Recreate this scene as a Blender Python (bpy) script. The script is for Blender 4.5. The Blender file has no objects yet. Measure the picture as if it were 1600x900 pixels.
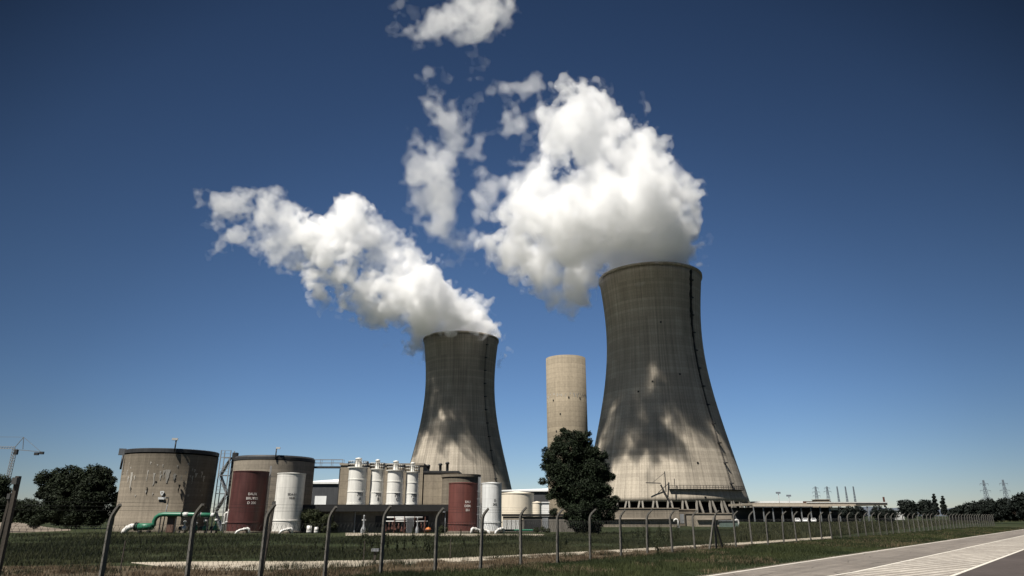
import bpy, math, random
import numpy as np
from math import sin, cos, pi, radians, hypot, atan2, sqrt
from mathutils import Vector, Matrix

random.seed(7)
RNG = np.random.default_rng(11)
scene = bpy.context.scene
COL = scene.collection

# ------------------------------------------------------------------ camera model
FPX = 1066.67
PITCH = math.atan((806 - 450) / FPX)
CH = 2.2
CP, SP = cos(PITCH), sin(PITCH)

def ray(px, py):
    x = (px - 800) / FPX; u = (450 - py) / FPX
    k = CP - u * SP
    return x / k, (SP + u * CP) / k            # X per metre of depth, Z per metre of depth

def at(px, py, Y):
    a, t = ray(px, py); return Vector((a * Y, Y, CH + t * Y))

def zat(py, Y, px=800):
    return CH + ray(px, py)[1] * Y

def ground(px, py, z=0.0):
    a, t = ray(px, py); Y = (z - CH) / t
    return Vector((a * Y, Y, z))

def mper(px, py, Y):                             # metres across one pixel at that point
    u = (450 - py) / FPX
    return Y / (CP - u * SP) / FPX

cam_d = bpy.data.cameras.new('camera'); cam = bpy.data.objects.new('camera', cam_d); COL.objects.link(cam)
cam.location = (0, 0, CH); cam.rotation_euler = (pi / 2 + PITCH, 0, 0)
cam_d.sensor_width = 36; cam_d.lens = 36 * FPX / 1600
cam_d.clip_start = 0.1; cam_d.clip_end = 40000
scene.camera = cam

# ------------------------------------------------------------------ helpers
def tag(o, label=None, cat=None, group=None, kind=None):
    if label: o['label'] = label
    if cat: o['category'] = cat
    if group: o['group'] = group
    if kind: o['kind'] = kind
    return o

def empty(name, loc, label=None, cat=None, group=None, rz=0.0, kind=None):
    o = bpy.data.objects.new(name, None); COL.objects.link(o)
    o.location = loc; o.rotation_euler = (0, 0, rz); o.empty_display_size = 0.5
    return tag(o, label, cat, group, kind)

def link_mesh(name, me, mat, parent=None, loc=None):
    o = bpy.data.objects.new(name, me); COL.objects.link(o)
    if mat is not None:
        for m in (mat if isinstance(mat, (list, tuple)) else [mat]): me.materials.append(m)
    if parent is not None: o.parent = parent
    if loc is not None: o.location = loc
    return o

class MB:
    """collects shapes, then links them as one mesh; UVs in metres"""
    def __init__(s): s.v = []; s.f = []; s.uv = []; s.sm = []; s.mi = []; s.slot = 0
    def face(s, idx, uv, smooth=False):
        s.f.append(tuple(idx)); s.uv.append(tuple(uv)); s.sm.append(smooth); s.mi.append(s.slot)
    def box(s, c, d, rz=0.0, taper=1.0):
        c = Vector(c); hx, hy, hz = d[0] / 2, d[1] / 2, d[2] / 2; b = len(s.v); cr, sr = cos(rz), sin(rz)
        for z in (-1, 1):
            for x, y in ((-1, -1), (1, -1), (1, 1), (-1, 1)):
                k = taper if z > 0 else 1.0
                X, Y = x * hx * k, y * hy * k
                s.v.append((c.x + X * cr - Y * sr, c.y + X * sr + Y * cr, c.z + z * hz))
        for q, (w, h) in (((0, 1, 5, 4), (d[0], d[2])), ((1, 2, 6, 5), (d[1], d[2])), ((2, 3, 7, 6), (d[0], d[2])),
                          ((3, 0, 4, 7), (d[1], d[2])), ((4, 5, 6, 7), (d[0], d[1])), ((3, 2, 1, 0), (d[0], d[1]))):
            s.face([b + i for i in q], ((0, 0), (w, 0), (w, h), (0, h)))
        return s
    def bar(s, a, b2, w, h=None, up=(0, 0, 1)):
        a = Vector(a); b2 = Vector(b2); h = h or w; d = (b2 - a)
        L = d.length
        if L < 1e-6: return s
        d.normalize(); U = Vector(up)
        if abs(d.dot(U)) > .98: U = Vector((1, 0, 0))
        r = d.cross(U).normalized(); n = r.cross(d)
        b = len(s.v)
        for p in (a, b2):
            for x, y in ((-1, -1), (1, -1), (1, 1), (-1, 1)):
                s.v.append(tuple(p + r * x * w / 2 + n * y * h / 2))
        for q in ((0, 1, 5, 4), (1, 2, 6, 5), (2, 3, 7, 6), (3, 0, 4, 7)):
            s.face([b + i for i in q], ((0, 0), (w, 0), (w, L), (0, L)))
        s.face([b + i for i in (3, 2, 1, 0)], ((0, 0), (w, 0), (w, h), (0, h)))
        s.face([b + i for i in (4, 5, 6, 7)], ((0, 0), (w, 0), (w, h), (0, h)))
        return s
    def tube(s, pts, r, n=8, cap=True):
        pts = [Vector(p) for p in pts]; rs = r if isinstance(r, (list, tuple)) else [r] * len(pts)
        b = len(s.v); N = len(pts); prev = None; L = 0
        Ls = []
        for i, p in enumerate(pts):
            d = (pts[min(i + 1, N - 1)] - pts[max(i - 1, 0)]).normalized()
            if prev is None:
                U = Vector((0, 0, 1)) if abs(d.z) < .9 else Vector((1, 0, 0))
                x = d.cross(U).normalized()
            else:
                x = (prev - d * prev.dot(d)).normalized()
            prev = x; y = d.cross(x)
            if i: L += (p - pts[i - 1]).length
            Ls.append(L)
            for k in range(n):
                t = 2 * pi * k / n
                s.v.append(tuple(p + (x * cos(t) + y * sin(t)) * rs[i]))
        for i in range(N - 1):
            for k in range(n):
                k2 = (k + 1) % n
                s.face((b + i * n + k, b + i * n + k2, b + (i + 1) * n + k2, b + (i + 1) * n + k),
                       ((k * .1, Ls[i]), (k * .1 + .1, Ls[i]), (k * .1 + .1, Ls[i + 1]), (k * .1, Ls[i + 1])), True)
        if cap:
            s.face([b + k for k in range(n)][::-1], [(0, 0)] * n)
            s.face([b + (N - 1) * n + k for k in range(n)], [(0, 0)] * n)
        return s
    def lathe(s, prof, n=48, c=(0, 0, 0), closed=False, cap_top=False, cap_bot=False, smooth=True, arc=None):
        """prof: list of (r, z), going up on the outside"""
        b = len(s.v); M = len(prof); a0, a1 = arc or (-pi / 2 - pi, -pi / 2 + pi)   # seam away from the viewer
        R0 = max(r for r, z in prof)
        cols = n + 1
        for i in range(cols):
            t = a0 + (a1 - a0) * i / n
            for r, z in prof: s.v.append((c[0] + r * cos(t), c[1] + r * sin(t), c[2] + z))
        ln = [0]
        for j in range(1, M): ln.append(ln[-1] + hypot(prof[j][0] - prof[j - 1][0], prof[j][1] - prof[j - 1][1]))
        for i in range(n):
            u0, u1 = (a0 + (a1 - a0) * i / n) * R0, (a0 + (a1 - a0) * (i + 1) / n) * R0
            for j in range(M if closed else M - 1):
                j2 = (j + 1) % M
                s.face((b + i * M + j, b + (i + 1) * M + j, b + (i + 1) * M + j2, b + i * M + j2),
                       ((u0, prof[j][1]), (u1, prof[j][1]), (u1, prof[j2][1]), (u0, prof[j2][1])), smooth)
        if cap_top: s.face([b + i * M + M - 1 for i in range(n)], [(s.v[b + i * M + M - 1][0], s.v[b + i * M + M - 1][1]) for i in range(n)])
        if cap_bot: s.face([b + i * M for i in range(n)][::-1], [(0, 0)] * n)
        return s
    def poly(s, pts, h=None, up=True):
        b = len(s.v)
        for p in pts: s.v.append(tuple(p))
        s.face(range(b, b + len(pts)), [(p[0], p[1]) for p in pts]); return s
    def prism(s, pts2, z0, z1):
        n = len(pts2); b = len(s.v)
        for z in (z0, z1):
            for p in pts2: s.v.append((p[0], p[1], z))
        for i in range(n):
            j = (i + 1) % n; L = hypot(pts2[j][0] - pts2[i][0], pts2[j][1] - pts2[i][1])
            s.face((b + i, b + j, b + n + j, b + n + i), ((0, z0), (L, z0), (L, z1), (0, z1)))
        s.face([b + n + i for i in range(n)], [tuple(p) for p in pts2]); s.face([b + i for i in range(n)][::-1], [tuple(p) for p in pts2][::-1])
        return s
    def build(s, name, mat, parent=None, loc=None):
        me = bpy.data.meshes.new(name)
        me.from_pydata(s.v, [], s.f)
        uvl = me.uv_layers.new(name='UVMap')
        flat = np.array([c for f in s.uv for uv in f for c in uv], np.float32)
        uvl.data.foreach_set('uv', flat)
        me.polygons.foreach_set('use_smooth', np.array(s.sm, bool))
        me.polygons.foreach_set('material_index', np.array(s.mi, np.int32))
        me.update()
        return link_mesh(name, me, mat, parent, loc)

def mesh_np(name, V, F, mat, parent=None, smooth=False, attr=None):
    """fast mesh from numpy arrays; F is (n,3) or (n,4)"""
    me = bpy.data.meshes.new(name); k = F.shape[1]
    me.vertices.add(len(V)); me.vertices.foreach_set('co', V.astype(np.float32).ravel())
    me.loops.add(F.size); me.loops.foreach_set('vertex_index', F.astype(np.int32).ravel())
    me.polygons.add(len(F)); me.polygons.foreach_set('loop_start', np.arange(0, F.size, k, dtype=np.int32))
    if smooth: me.polygons.foreach_set('use_smooth', np.ones(len(F), bool))
    if attr is not None:
        a = me.attributes.new('tone', 'FLOAT', 'FACE'); a.data.foreach_set('value', attr.astype(np.float32))
    me.update(calc_edges=True); me.validate()
    return link_mesh(name, me, mat, parent)

# ------------------------------------------------------------------ materials
def new_mat(name):
    m = bpy.data.materials.new(name); m.use_nodes = True
    nt = m.node_tree; bs = nt.nodes['Principled BSDF']
    return m, nt, bs

def N(nt, t, **kw):
    n = nt.nodes.new(t)
    for k, v in kw.items():
        if k in n.inputs: n.inputs[k].default_value = v
        else: setattr(n, k, v)
    return n

def math_n(nt, op, a, b=None, c=None):
    n = nt.nodes.new('ShaderNodeMath'); n.operation = op
    for i, v in enumerate((a, b, c)):
        if v is None: continue
        if isinstance(v, (int, float)): n.inputs[i].default_value = v
        else: nt.links.new(v, n.inputs[i])
    return n.outputs[0]

def mixc(nt, fac, a, b, mode='MIX'):
    n = nt.nodes.new('ShaderNodeMix'); n.data_type = 'RGBA'; n.blend_type = mode
    def put(sock, v):
        if isinstance(v, (int, float)): sock.default_value = v
        elif isinstance(v, (tuple, list)): sock.default_value = (*v[:3], 1)
        else: nt.links.new(v, sock)
    put(n.inputs[0], fac); put(n.inputs[6], a); put(n.inputs[7], b)
    return n.outputs[2]

def noise(nt, vec, scale, detail=5, rough=.6, dist=0.0):
    n = nt.nodes.new('ShaderNodeTexNoise'); n.inputs['Scale'].default_value = scale
    n.inputs['Detail'].default_value = detail; n.inputs['Roughness'].default_value = rough; n.inputs['Distortion'].default_value = dist
    if vec is not None: nt.links.new(vec, n.inputs['Vector'])
    return n.outputs['Fac']

def ramp(nt, fac, stops):
    n = nt.nodes.new('ShaderNodeValToRGB'); e = n.color_ramp.elements
    e[0].position, e[1].position = stops[0][0], stops[-1][0]
    def col(c): return (c, c, c, 1) if isinstance(c, (int, float)) else (*c[:3], 1)
    e[0].color, e[1].color = col(stops[0][1]), col(stops[-1][1])
    for p, c in stops[1:-1]:
        x = e.new(p); x.color = col(c)
    nt.links.new(fac, n.inputs[0]); return n.outputs[0]

def coords(nt, kind='Object', scale=(1, 1, 1), loc=(0, 0, 0)):
    t = nt.nodes.new('ShaderNodeTexCoord'); mp = nt.nodes.new('ShaderNodeMapping')
    mp.inputs['Scale'].default_value = scale; mp.inputs['Location'].default_value = loc
    nt.links.new(t.outputs[kind], mp.inputs[0]); return mp.outputs[0]

def line_mask(nt, val, period, width):
    """1 on thin lines that repeat every period"""
    m = math_n(nt, 'FRACT', math_n(nt, 'DIVIDE', val, period))
    return math_n(nt, 'LESS_THAN', m, width / period)

def bump(nt, bs, h, strength=.3, dist=.05):
    b = nt.nodes.new('ShaderNodeBump'); b.inputs['Strength'].default_value = strength; b.inputs['Distance'].default_value = dist
    nt.links.new(h, b.inputs['Height']); nt.links.new(b.outputs[0], bs.inputs['Normal'])

def concrete(name, col, dark=.55, light=1.25, lift=1.5, bay=0.0, streak=.5, scale=1.0, patches=0.0, band=None, rough=.92, seed=0.0):
    """weathered concrete: cast lifts, vertical water streaks, blotches; UVs in metres"""
    m, nt, bs = new_mat(name); L = nt.links
    uv = coords(nt, 'UV', (1, 1, 1), (seed, seed * .37, 0))
    sx = nt.nodes.new('ShaderNodeSeparateXYZ'); L.new(uv, sx.inputs[0]); u, v = sx.outputs[0], sx.outputs[1]
    big = noise(nt, coords(nt, 'UV', (.06 / scale, .03 / scale, 1), (seed, 3.3, 0)), 1.0, 6, .62)
    strk = noise(nt, coords(nt, 'UV', (.9 / scale, .018 / scale, 1), (seed, 0, 0)), 1.0, 6, .7)
    fine = noise(nt, coords(nt, 'UV', (1.6 / scale, 1.1 / scale, 1)), 1.0, 6, .7)
    c = mixc(nt, ramp(nt, big, [(.3, 0.0), (.7, 1.0)]), tuple(x * dark for x in col), tuple(x * light for x in col))
    s = ramp(nt, strk, [(.36, 1 - streak), (.6, 1.0)])
    c = mixc(nt, 1.0, c, s, 'MULTIPLY')
    c = mixc(nt, 1.0, c, ramp(nt, fine, [(.25, .78), (.75, 1.15)]), 'MULTIPLY')
    lvl = nt.nodes.new('ShaderNodeTexWhiteNoise'); lvl.noise_dimensions = '1D'
    L.new(math_n(nt, 'FLOOR', math_n(nt, 'DIVIDE', v, lift)), lvl.inputs['W'])
    c = mixc(nt, 1.0, c, ramp(nt, lvl.outputs['Value'], [(0, .86), (1, 1.06)]), 'MULTIPLY')
    ln = line_mask(nt, v, lift, .10 * scale)
    c = mixc(nt, math_n(nt, 'MULTIPLY', ln, .38), c, tuple(x * .3 for x in col))
    if bay:
        cell = nt.nodes.new('ShaderNodeTexWhiteNoise'); cell.noise_dimensions = '2D'
        cm = nt.nodes.new('ShaderNodeCombineXYZ')
        L.new(math_n(nt, 'FLOOR', math_n(nt, 'DIVIDE', u, bay * 2)), cm.inputs[0])
        L.new(math_n(nt, 'FLOOR', math_n(nt, 'DIVIDE', v, lift * 6)), cm.inputs[1]); L.new(cm.outputs[0], cell.inputs['Vector'])
        c = mixc(nt, 1.0, c, ramp(nt, cell.outputs['Value'], [(0, .84), (1, 1.08)]), 'MULTIPLY')
        ln2 = line_mask(nt, u, bay, .22)
        brk = ramp(nt, noise(nt, coords(nt, 'UV', (.35, .05, 1), (9, seed, 0)), 1, 4), [(.38, 0.0), (.62, .5)])
        c = mixc(nt, math_n(nt, 'MULTIPLY', ln2, brk), c, tuple(x * .28 for x in col))
        ln3 = line_mask(nt, u, bay * 3, .34)
        c = mixc(nt, math_n(nt, 'MULTIPLY', ln3, .34), c, tuple(x * .3 for x in col))
    if band:                                    # shade of the upper shell put into the colour, streaked: (z0, z1, strength)
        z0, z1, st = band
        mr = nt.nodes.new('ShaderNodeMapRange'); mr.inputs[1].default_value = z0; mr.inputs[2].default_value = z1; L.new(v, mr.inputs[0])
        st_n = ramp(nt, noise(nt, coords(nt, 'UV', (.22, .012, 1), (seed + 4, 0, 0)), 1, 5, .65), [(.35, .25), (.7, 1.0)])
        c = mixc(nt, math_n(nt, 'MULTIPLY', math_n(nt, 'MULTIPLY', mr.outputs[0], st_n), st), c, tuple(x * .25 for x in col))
    if patches:                                 # pale efflorescence, runs downward
        pn = noise(nt, coords(nt, 'UV', (1.1, .42, 1), (seed, 1, 0)), 1.0, 3, .5)
        pr = ramp(nt, pn, [(.62, 0.0), (.66, patches)])
        c = mixc(nt, pr, c, (.62, .60, .56))
        dn = ramp(nt, noise(nt, coords(nt, 'UV', (1.4, .38, 1), (seed + 20, 5, 0)), 1.0, 3, .5), [(.68, 0.0), (.72, .7)])
        c = mixc(nt, dn, c, (.03, .028, .025))
    L.new(c, bs.inputs['Base Color']); bs.inputs['Roughness'].default_value = rough
    bs.inputs['Specular IOR Level'].default_value = .2
    bump(nt, bs, fine, .25, .06)
    return m

def paint(name, col, rough=.5, dirt=.25, seams=0.0, metallic=0.0, spec=.4, rust=0.0):
    """painted or galvanised metal with rain streaks and welded plate seams; UVs in metres"""
    m, nt, bs = new_mat(name); L = nt.links
    uv = coords(nt, 'UV'); sx = nt.nodes.new('ShaderNodeSeparateXYZ'); L.new(uv, sx.inputs[0])
    strk = noise(nt, coords(nt, 'UV', (2.2, .12, 1)), 1, 5, .65)
    blot = noise(nt, coords(nt, 'UV', (.5, .4, 1), (4, 2, 0)), 1, 6, .6)
    c = mixc(nt, 1.0, col, ramp(nt, strk, [(.35, 1 - dirt), (.65, 1.03)]), 'MULTIPLY')
    c = mixc(nt, 1.0, c, ramp(nt, blot, [(.3, 1 - dirt * .7), (.7, 1.05)]), 'MULTIPLY')
    if seams:
        ln = line_mask(nt, sx.outputs[1], seams, .05)
        c = mixc(nt, math_n(nt, 'MULTIPLY', ln, .35), c, tuple(x * .35 for x in col))
    if rust:
        r = ramp(nt, noise(nt, coords(nt, 'UV', (1.5, .5, 1), (8, 1, 0)), 1, 6, .7), [(.6, 0.0), (.72, rust)])
        c = mixc(nt, r, c, (.12, .055, .03))
    L.new(c, bs.inputs['Base Color'])
    rr = ramp(nt, blot, [(.3, rough * .85), (.7, min(1, rough * 1.2))]); L.new(rr, bs.inputs['Roughness'])
    bs.inputs['Metallic'].default_value = metallic; bs.inputs['Specular IOR Level'].default_value = spec
    bump(nt, bs, blot, .12, .03)
    return m

def leafy(name, a, b):
    m, nt, bs = new_mat(name)
    at_ = nt.nodes.new('ShaderNodeAttribute'); at_.attribute_name = 'tone'
    nt.links.new(mixc(nt, at_.outputs['Fac'], a, b), bs.inputs['Base Color'])
    bs.inputs['Roughness'].default_value = .7; bs.inputs['Specular IOR Level'].default_value = .15
    return m

def earth(name, stops, scales=(.05, .6, 6.0), rough=.95, bstr=.5, bdist=.08):
    m, nt, bs = new_mat(name)
    n1 = noise(nt, coords(nt, 'Object', (scales[0],) * 3), 1, 6, .6)
    n2 = noise(nt, coords(nt, 'Object', (scales[1],) * 3), 1, 7, .7)
    n3 = noise(nt, coords(nt, 'Object', (scales[2],) * 3), 1, 6, .75)
    f = math_n(nt, 'ADD', math_n(nt, 'MULTIPLY', n1, .45), math_n(nt, 'ADD', math_n(nt, 'MULTIPLY', n2, .35), math_n(nt, 'MULTIPLY', n3, .2)))
    nt.links.new(ramp(nt, f, stops), bs.inputs['Base Color'])
    bs.inputs['Roughness'].default_value = rough; bs.inputs['Specular IOR Level'].default_value = .1
    bump(nt, bs, n3, bstr, bdist)
    return m

M = {}
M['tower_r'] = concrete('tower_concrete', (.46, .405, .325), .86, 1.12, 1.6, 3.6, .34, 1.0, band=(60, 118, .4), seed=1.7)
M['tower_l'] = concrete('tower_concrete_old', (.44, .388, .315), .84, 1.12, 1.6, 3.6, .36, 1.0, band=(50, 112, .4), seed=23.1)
M['chimney'] = concrete('round_tower_concrete', (.285, .24, .175), .84, 1.1, 1.4, 0, .18, 1.0, seed=5.2)
M['vat'] = concrete('vat_concrete', (.185, .158, .122), .8, 1.15, .45, 0, .25, .4, patches=.0, seed=2.4)
M['vat2'] = concrete('vat_concrete_pale', (.31, .27, .215), .85, 1.1, .6, 0, .2, .5, seed=8.4)
M['block'] = concrete('wall_concrete', (.33, .28, .21), .85, 1.12, 1.1, 0, .22, .6, seed=4.1)
M['basin'] = concrete('basin_concrete', (.255, .22, .175), .7, 1.2, 1.4, 0, .35, .6, seed=3.1)
M['column'] = concrete('column_concrete', (.27, .25, .215), .8, 1.1, 3, 0, .2, .6, seed=6.1)
M['post'] = concrete('post_concrete', (.125, .118, .105), .7, 1.2, 2, 0, .25, .12, seed=9.1)
M['post_dark'] = concrete('old_post_wood', (.07, .06, .05), .6, 1.2, 2, 0, .3, .1, seed=12.1)
M['efflo'] = concrete('efflorescence', (.46, .43, .38), .8, 1.1, 1, 0, .2, .2, seed=7)
M['stain'] = concrete('black_seepage', (.03, .028, .025), .7, 1.2, 1, 0, .2, .2, seed=7)
M['white'] = paint('white_tank_paint', (.74, .715, .66), .45, .26, 1.45)
M['white_cool'] = paint('white_tank_paint_cool', (.70, .71, .70), .45, .24, 1.45)
M['silo'] = paint('silo_paint', (.78, .765, .71), .45, .2)
M['cream'] = paint('cream_tank_paint', (.74, .66, .53), .5, .10)
M['red_dark'] = paint('shaded_red_paint', (.095, .032, .028), .5, .4, 1.3, rust=.35)  # same red paint, darkened to carry the first tank's shade
M['red'] = paint('oxide_red_paint', (.145, .048, .039), .55, .34, 1.3, rust=.35)
M['black'] = paint('black_fascia', (.012, .012, .012), .6, .2)
M['dark'] = paint('dark_steel', (.035, .035, .036), .55, .3)
M['galv'] = paint('galvanised_steel', (.30, .31, .32), .5, .25, 0, .3)
M['pale_steel'] = paint('pale_steel', (.62, .62, .60), .5, .2)
M['green'] = paint('green_pipe_paint', (.035, .17, .10), .35, .25)
M['pipe_white'] = paint('white_pipe_paint', (.72, .70, .66), .4, .15)
M['text_black'] = paint('black_lettering', (.02, .02, .02), .6, .1)
M['text_white'] = paint('white_lettering', (.68, .62, .58), .6, .1)
M['wall_grey'] = concrete('rendered_wall', (.17, .155, .135), .75, 1.15, 2.2, 0, .3, .5, seed=14)
M['wall_dark'] = paint('dark_cladding', (.06, .062, .066), .6, .2, .0)
M['roof_white'] = paint('white_roof_sheet', (.80, .80, .78), .45, .08)
M['roof_tan'] = paint('tan_roof_edge', (.50, .43, .34), .6, .15)
M['rust'] = paint('rusty_red_plant', (.13, .05, .035), .7, .4, rust=.6)
M['orange'] = paint('orange_paint', (.55, .17, .04), .5, .2)
M['glass'] = paint('dark_glass', (.02, .025, .03), .08, .05, spec=.6)
M['rubber'] = paint('black_rubber', (.02, .02, .02), .8, .1)
M['lattice'] = paint('pylon_steel', (.17, .20, .235), .6, .2)  # distance haze is put into this pale bluish steel colour
M['crane'] = paint('crane_steel', (.18, .19, .20), .5, .2)
M['crane_white'] = paint('crane_white_jib', (.30, .31, .32), .5, .15)
M['wire'] = paint('fence_wire', (.07, .07, .066), .6, .3)
M['bark'] = concrete('bark', (.06, .045, .035), .6, 1.2, .6, 0, .4, .1, seed=3)
M['pine'] = leafy('pine_leaves', (.005, .008, .005), (.021, .031, .014))
M['broad'] = leafy('broad_leaves', (.005, .008, .005), (.025, .034, .016))
M['far_leaf'] = leafy('far_leaves', (.005, .008, .007), (.013, .017, .013))
M['grass_dark'] = leafy('verge_grass', (.014, .021, .008), (.052, .060, .022))
M['grass_mid'] = leafy('meadow_grass', (.014, .020, .009), (.066, .066, .032))
M['grass_dry'] = leafy('dry_grass', (.07, .05, .03), (.20, .15, .095))
M['weed'] = leafy('weed_leaves', (.015, .022, .010), (.05, .055, .025))

# ------------------------------------------------------------------ light, sky, colour
SUN_EL, SUN_AZ_LEFT = radians(57), radians(42)        # the sun stands behind the viewer's left shoulder
sun_vec = Vector((-sin(SUN_AZ_LEFT) * cos(SUN_EL), -cos(SUN_AZ_LEFT) * cos(SUN_EL), sin(SUN_EL)))
sd = bpy.data.lights.new('sun', 'SUN'); sd.energy = 5.0; sd.angle = radians(.53); sd.color = (1.0, .95, .87)
so = bpy.data.objects.new('sun', sd); COL.objects.link(so)
so.rotation_euler = sun_vec.to_track_quat('Z', 'Y').to_euler(); so.location = (-100, -60, 150)

w = bpy.data.worlds.new('World'); scene.world = w; w.use_nodes = True
nt = w.node_tree; bg = nt.nodes['Background']
sky = nt.nodes.new('ShaderNodeTexSky'); sky.sky_type = 'NISHITA'; sky.sun_disc = False
sky.sun_elevation = SUN_EL; sky.sun_rotation = atan2(sun_vec.x, sun_vec.y)
sky.altitude = 1500; sky.air_density = 1.0; sky.dust_density = .25; sky.ozone_density = 4.0
SKY_STRENGTH = .05
bg.inputs['Strength'].default_value = SKY_STRENGTH
gm = nt.nodes.new('ShaderNodeGamma'); gm.inputs['Gamma'].default_value = 1.12
hs_ = nt.nodes.new('ShaderNodeHueSaturation'); hs_.inputs['Saturation'].default_value = 1.04; hs_.inputs['Value'].default_value = 1.0
nt.links.new(sky.outputs[0], gm.inputs['Color']); nt.links.new(gm.outputs[0], hs_.inputs['Color'])
# lens-edge darkening put into the sky colour, palest low over the plain ahead
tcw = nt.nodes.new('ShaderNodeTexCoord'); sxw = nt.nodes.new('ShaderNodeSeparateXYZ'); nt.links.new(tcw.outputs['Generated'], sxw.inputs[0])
vignette_ = ramp(nt, sxw.outputs[1], [(.0, .40), (.35, .34), (.6, .21), (.72, .50), (.82, .66), (.92, .90), (1.0, 1.0)])
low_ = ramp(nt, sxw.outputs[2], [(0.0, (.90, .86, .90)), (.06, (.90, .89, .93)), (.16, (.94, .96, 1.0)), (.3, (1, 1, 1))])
nt.links.new(mixc(nt, 1.0, mixc(nt, 1.0, hs_.outputs[0], vignette_, 'MULTIPLY'), low_, 'MULTIPLY'), bg.inputs['Color'])

vs = scene.view_settings
vs.view_transform = 'Standard'; vs.look = 'None'; vs.gamma = 1.0; vs.exposure = 0.60; vs.use_curve_mapping = False
cy = scene.cycles
cy.use_denoising = True
try: cy.denoiser = 'OPENIMAGEDENOISE'
except Exception: pass
cy.max_bounces = 64; cy.diffuse_bounces = 3; cy.glossy_bounces = 2; cy.transmission_bounces = 2
cy.volume_bounces = 60; cy.transparent_max_bounces = 64
cy.use_adaptive_sampling = True; cy.adaptive_threshold = .02
cy.sample_clamp_indirect = 6

# ------------------------------------------------------------------ ground, road, tracks
def strip(name, mat, pix, z, label_kind='structure'):
    pts = [ground(px, py, z) for px, py in pix]
    return tag(MB().poly(pts).build(name, mat), kind=label_kind)

m_ground = earth('meadow_ground', [(.36, (.012, .017, .008)), (.5, (.026, .033, .014)), (.64, (.05, .05, .026))], (.03, .5, 5))
g = MB(); R = 14000
g.poly([(-R, -R * .4, 0), (R, -R * .4, 0), (R, R, 0), (-R, R, 0)])
tag(g.build('ground', m_ground), kind='structure')

# the road runs along two lines of the ground plan
RD = Vector((.642, .767, 0)); RN = Vector((RD.y, -RD.x, 0))       # along the road; across it, towards the viewer's right
R0 = ground(1150, 892)
def rp(s, t, z): return R0 + RD * s + RN * t + Vector((0, 0, z))
def asphalt():
    m, nt, bs = new_mat('old_asphalt')
    a = noise(nt, coords(nt, 'Object', (.25, .25, .25)), 1, 6, .6)
    b = noise(nt, coords(nt, 'Object', (9, 9, 9)), 1, 4, .8)
    lane = noise(nt, coords(nt, 'Object', (1, 1, 1)), .6, 5, .7)
    c = mixc(nt, ramp(nt, a, [(.3, 0.0), (.7, 1.0)]), (.160, .139, .118), (.222, .195, .166))
    c = mixc(nt, 1.0, c, ramp(nt, b, [(.3, .75), (.7, 1.2)]), 'MULTIPLY')
    c = mixc(nt, 1.0, c, ramp(nt, lane, [(.4, .85), (.6, 1.08)]), 'MULTIPLY')
    tc = nt.nodes.new('ShaderNodeTexCoord'); mp = nt.nodes.new('ShaderNodeMapping'); mp.inputs['Rotation'].default_value = (0, 0, -atan2(RD.y, RD.x))
    nt.links.new(tc.outputs['Object'], mp.inputs[0]); mp2 = nt.nodes.new('ShaderNodeMapping'); mp2.inputs['Scale'].default_value = (.035, 1.6, 1); nt.links.new(mp.outputs[0], mp2.inputs[0])
    c = mixc(nt, 1.0, c, ramp(nt, noise(nt, mp2.outputs[0], 1, 5, .65), [(.35, .74), (.65, 1.12)]), 'MULTIPLY')      # tyre polish along the lane
    vo = nt.nodes.new('ShaderNodeTexVoronoi'); vo.feature = 'DISTANCE_TO_EDGE'; vo.inputs['Scale'].default_value = .42
    wob = nt.nodes.new('ShaderNodeTexNoise'); wob.inputs['Scale'].default_value = 1.4; wob.inputs['Detail'].default_value = 5
    nt.links.new(tc.outputs['Object'], wob.inputs['Vector']); nt.links.new(mixc(nt, .12, tc.outputs['Object'], wob.outputs['Color'], 'ADD'), vo.inputs['Vector'])
    c = mixc(nt, math_n(nt, 'MULTIPLY', math_n(nt, 'LESS_THAN', vo.outputs['Distance'], .014), .55), c, (.04, .035, .03))
    nt.links.new(c, bs.inputs['Base Color']); bs.inputs['Roughness'].default_value = .85; bs.inputs['Specular IOR Level'].default_value = .3
    bump(nt, bs, b, .4, .01); return m
M['asphalt'] = asphalt()
road = MB().poly([rp(-60, .1, .012), rp(-60, 22, .012), rp(1600, 22, .012), rp(1600, .1, .012)][::1])
tag(road.build('road', M['asphalt']), kind='structure')

def worn_paint(name, lo, hi, col=(.60, .56, .49)):
    """worn road paint: asphalt shows through where traffic rubbed it off"""
    m, nt, bs = new_mat(name)
    a = noise(nt, coords(nt, 'Object', (3.5, 3.5, 3.5)), 1, 6, .75)
    b = noise(nt, coords(nt, 'Object', (.4, .4, .4)), 1, 4, .6)
    f = math_n(nt, 'ADD', math_n(nt, 'MULTIPLY', a, .6), math_n(nt, 'MULTIPLY', b, .4))
    nt.links.new(mixc(nt, ramp(nt, f, [(lo, 0.0), (hi, 1.0)]), (.195, .172, .147), col), bs.inputs['Base Color'])
    bs.inputs['Roughness'].default_value = .75; bs.inputs['Specular IOR Level'].default_value = .3
    return m
M['line'] = worn_paint('edge_line_paint', .32, .46)
M['hatch'] = worn_paint('hatch_paint', .36, .60, (.53, .485, .42))
M['zone'] = worn_paint('faded_zone_paint', .38, .68, (.31, .275, .23))
# ------------------------------------------------------------------
def flat(name, mat, quads, kind='structure'):
    b = MB()
    for q in quads: b.poly(q)
    return tag(b.build(name, mat), kind=kind)

def road_band(s0, s1, t0, t1, z):
    return [rp(s0, t0, z), rp(s0, t1, z), rp(s1, t1, z), rp(s1, t0, z)]

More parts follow.
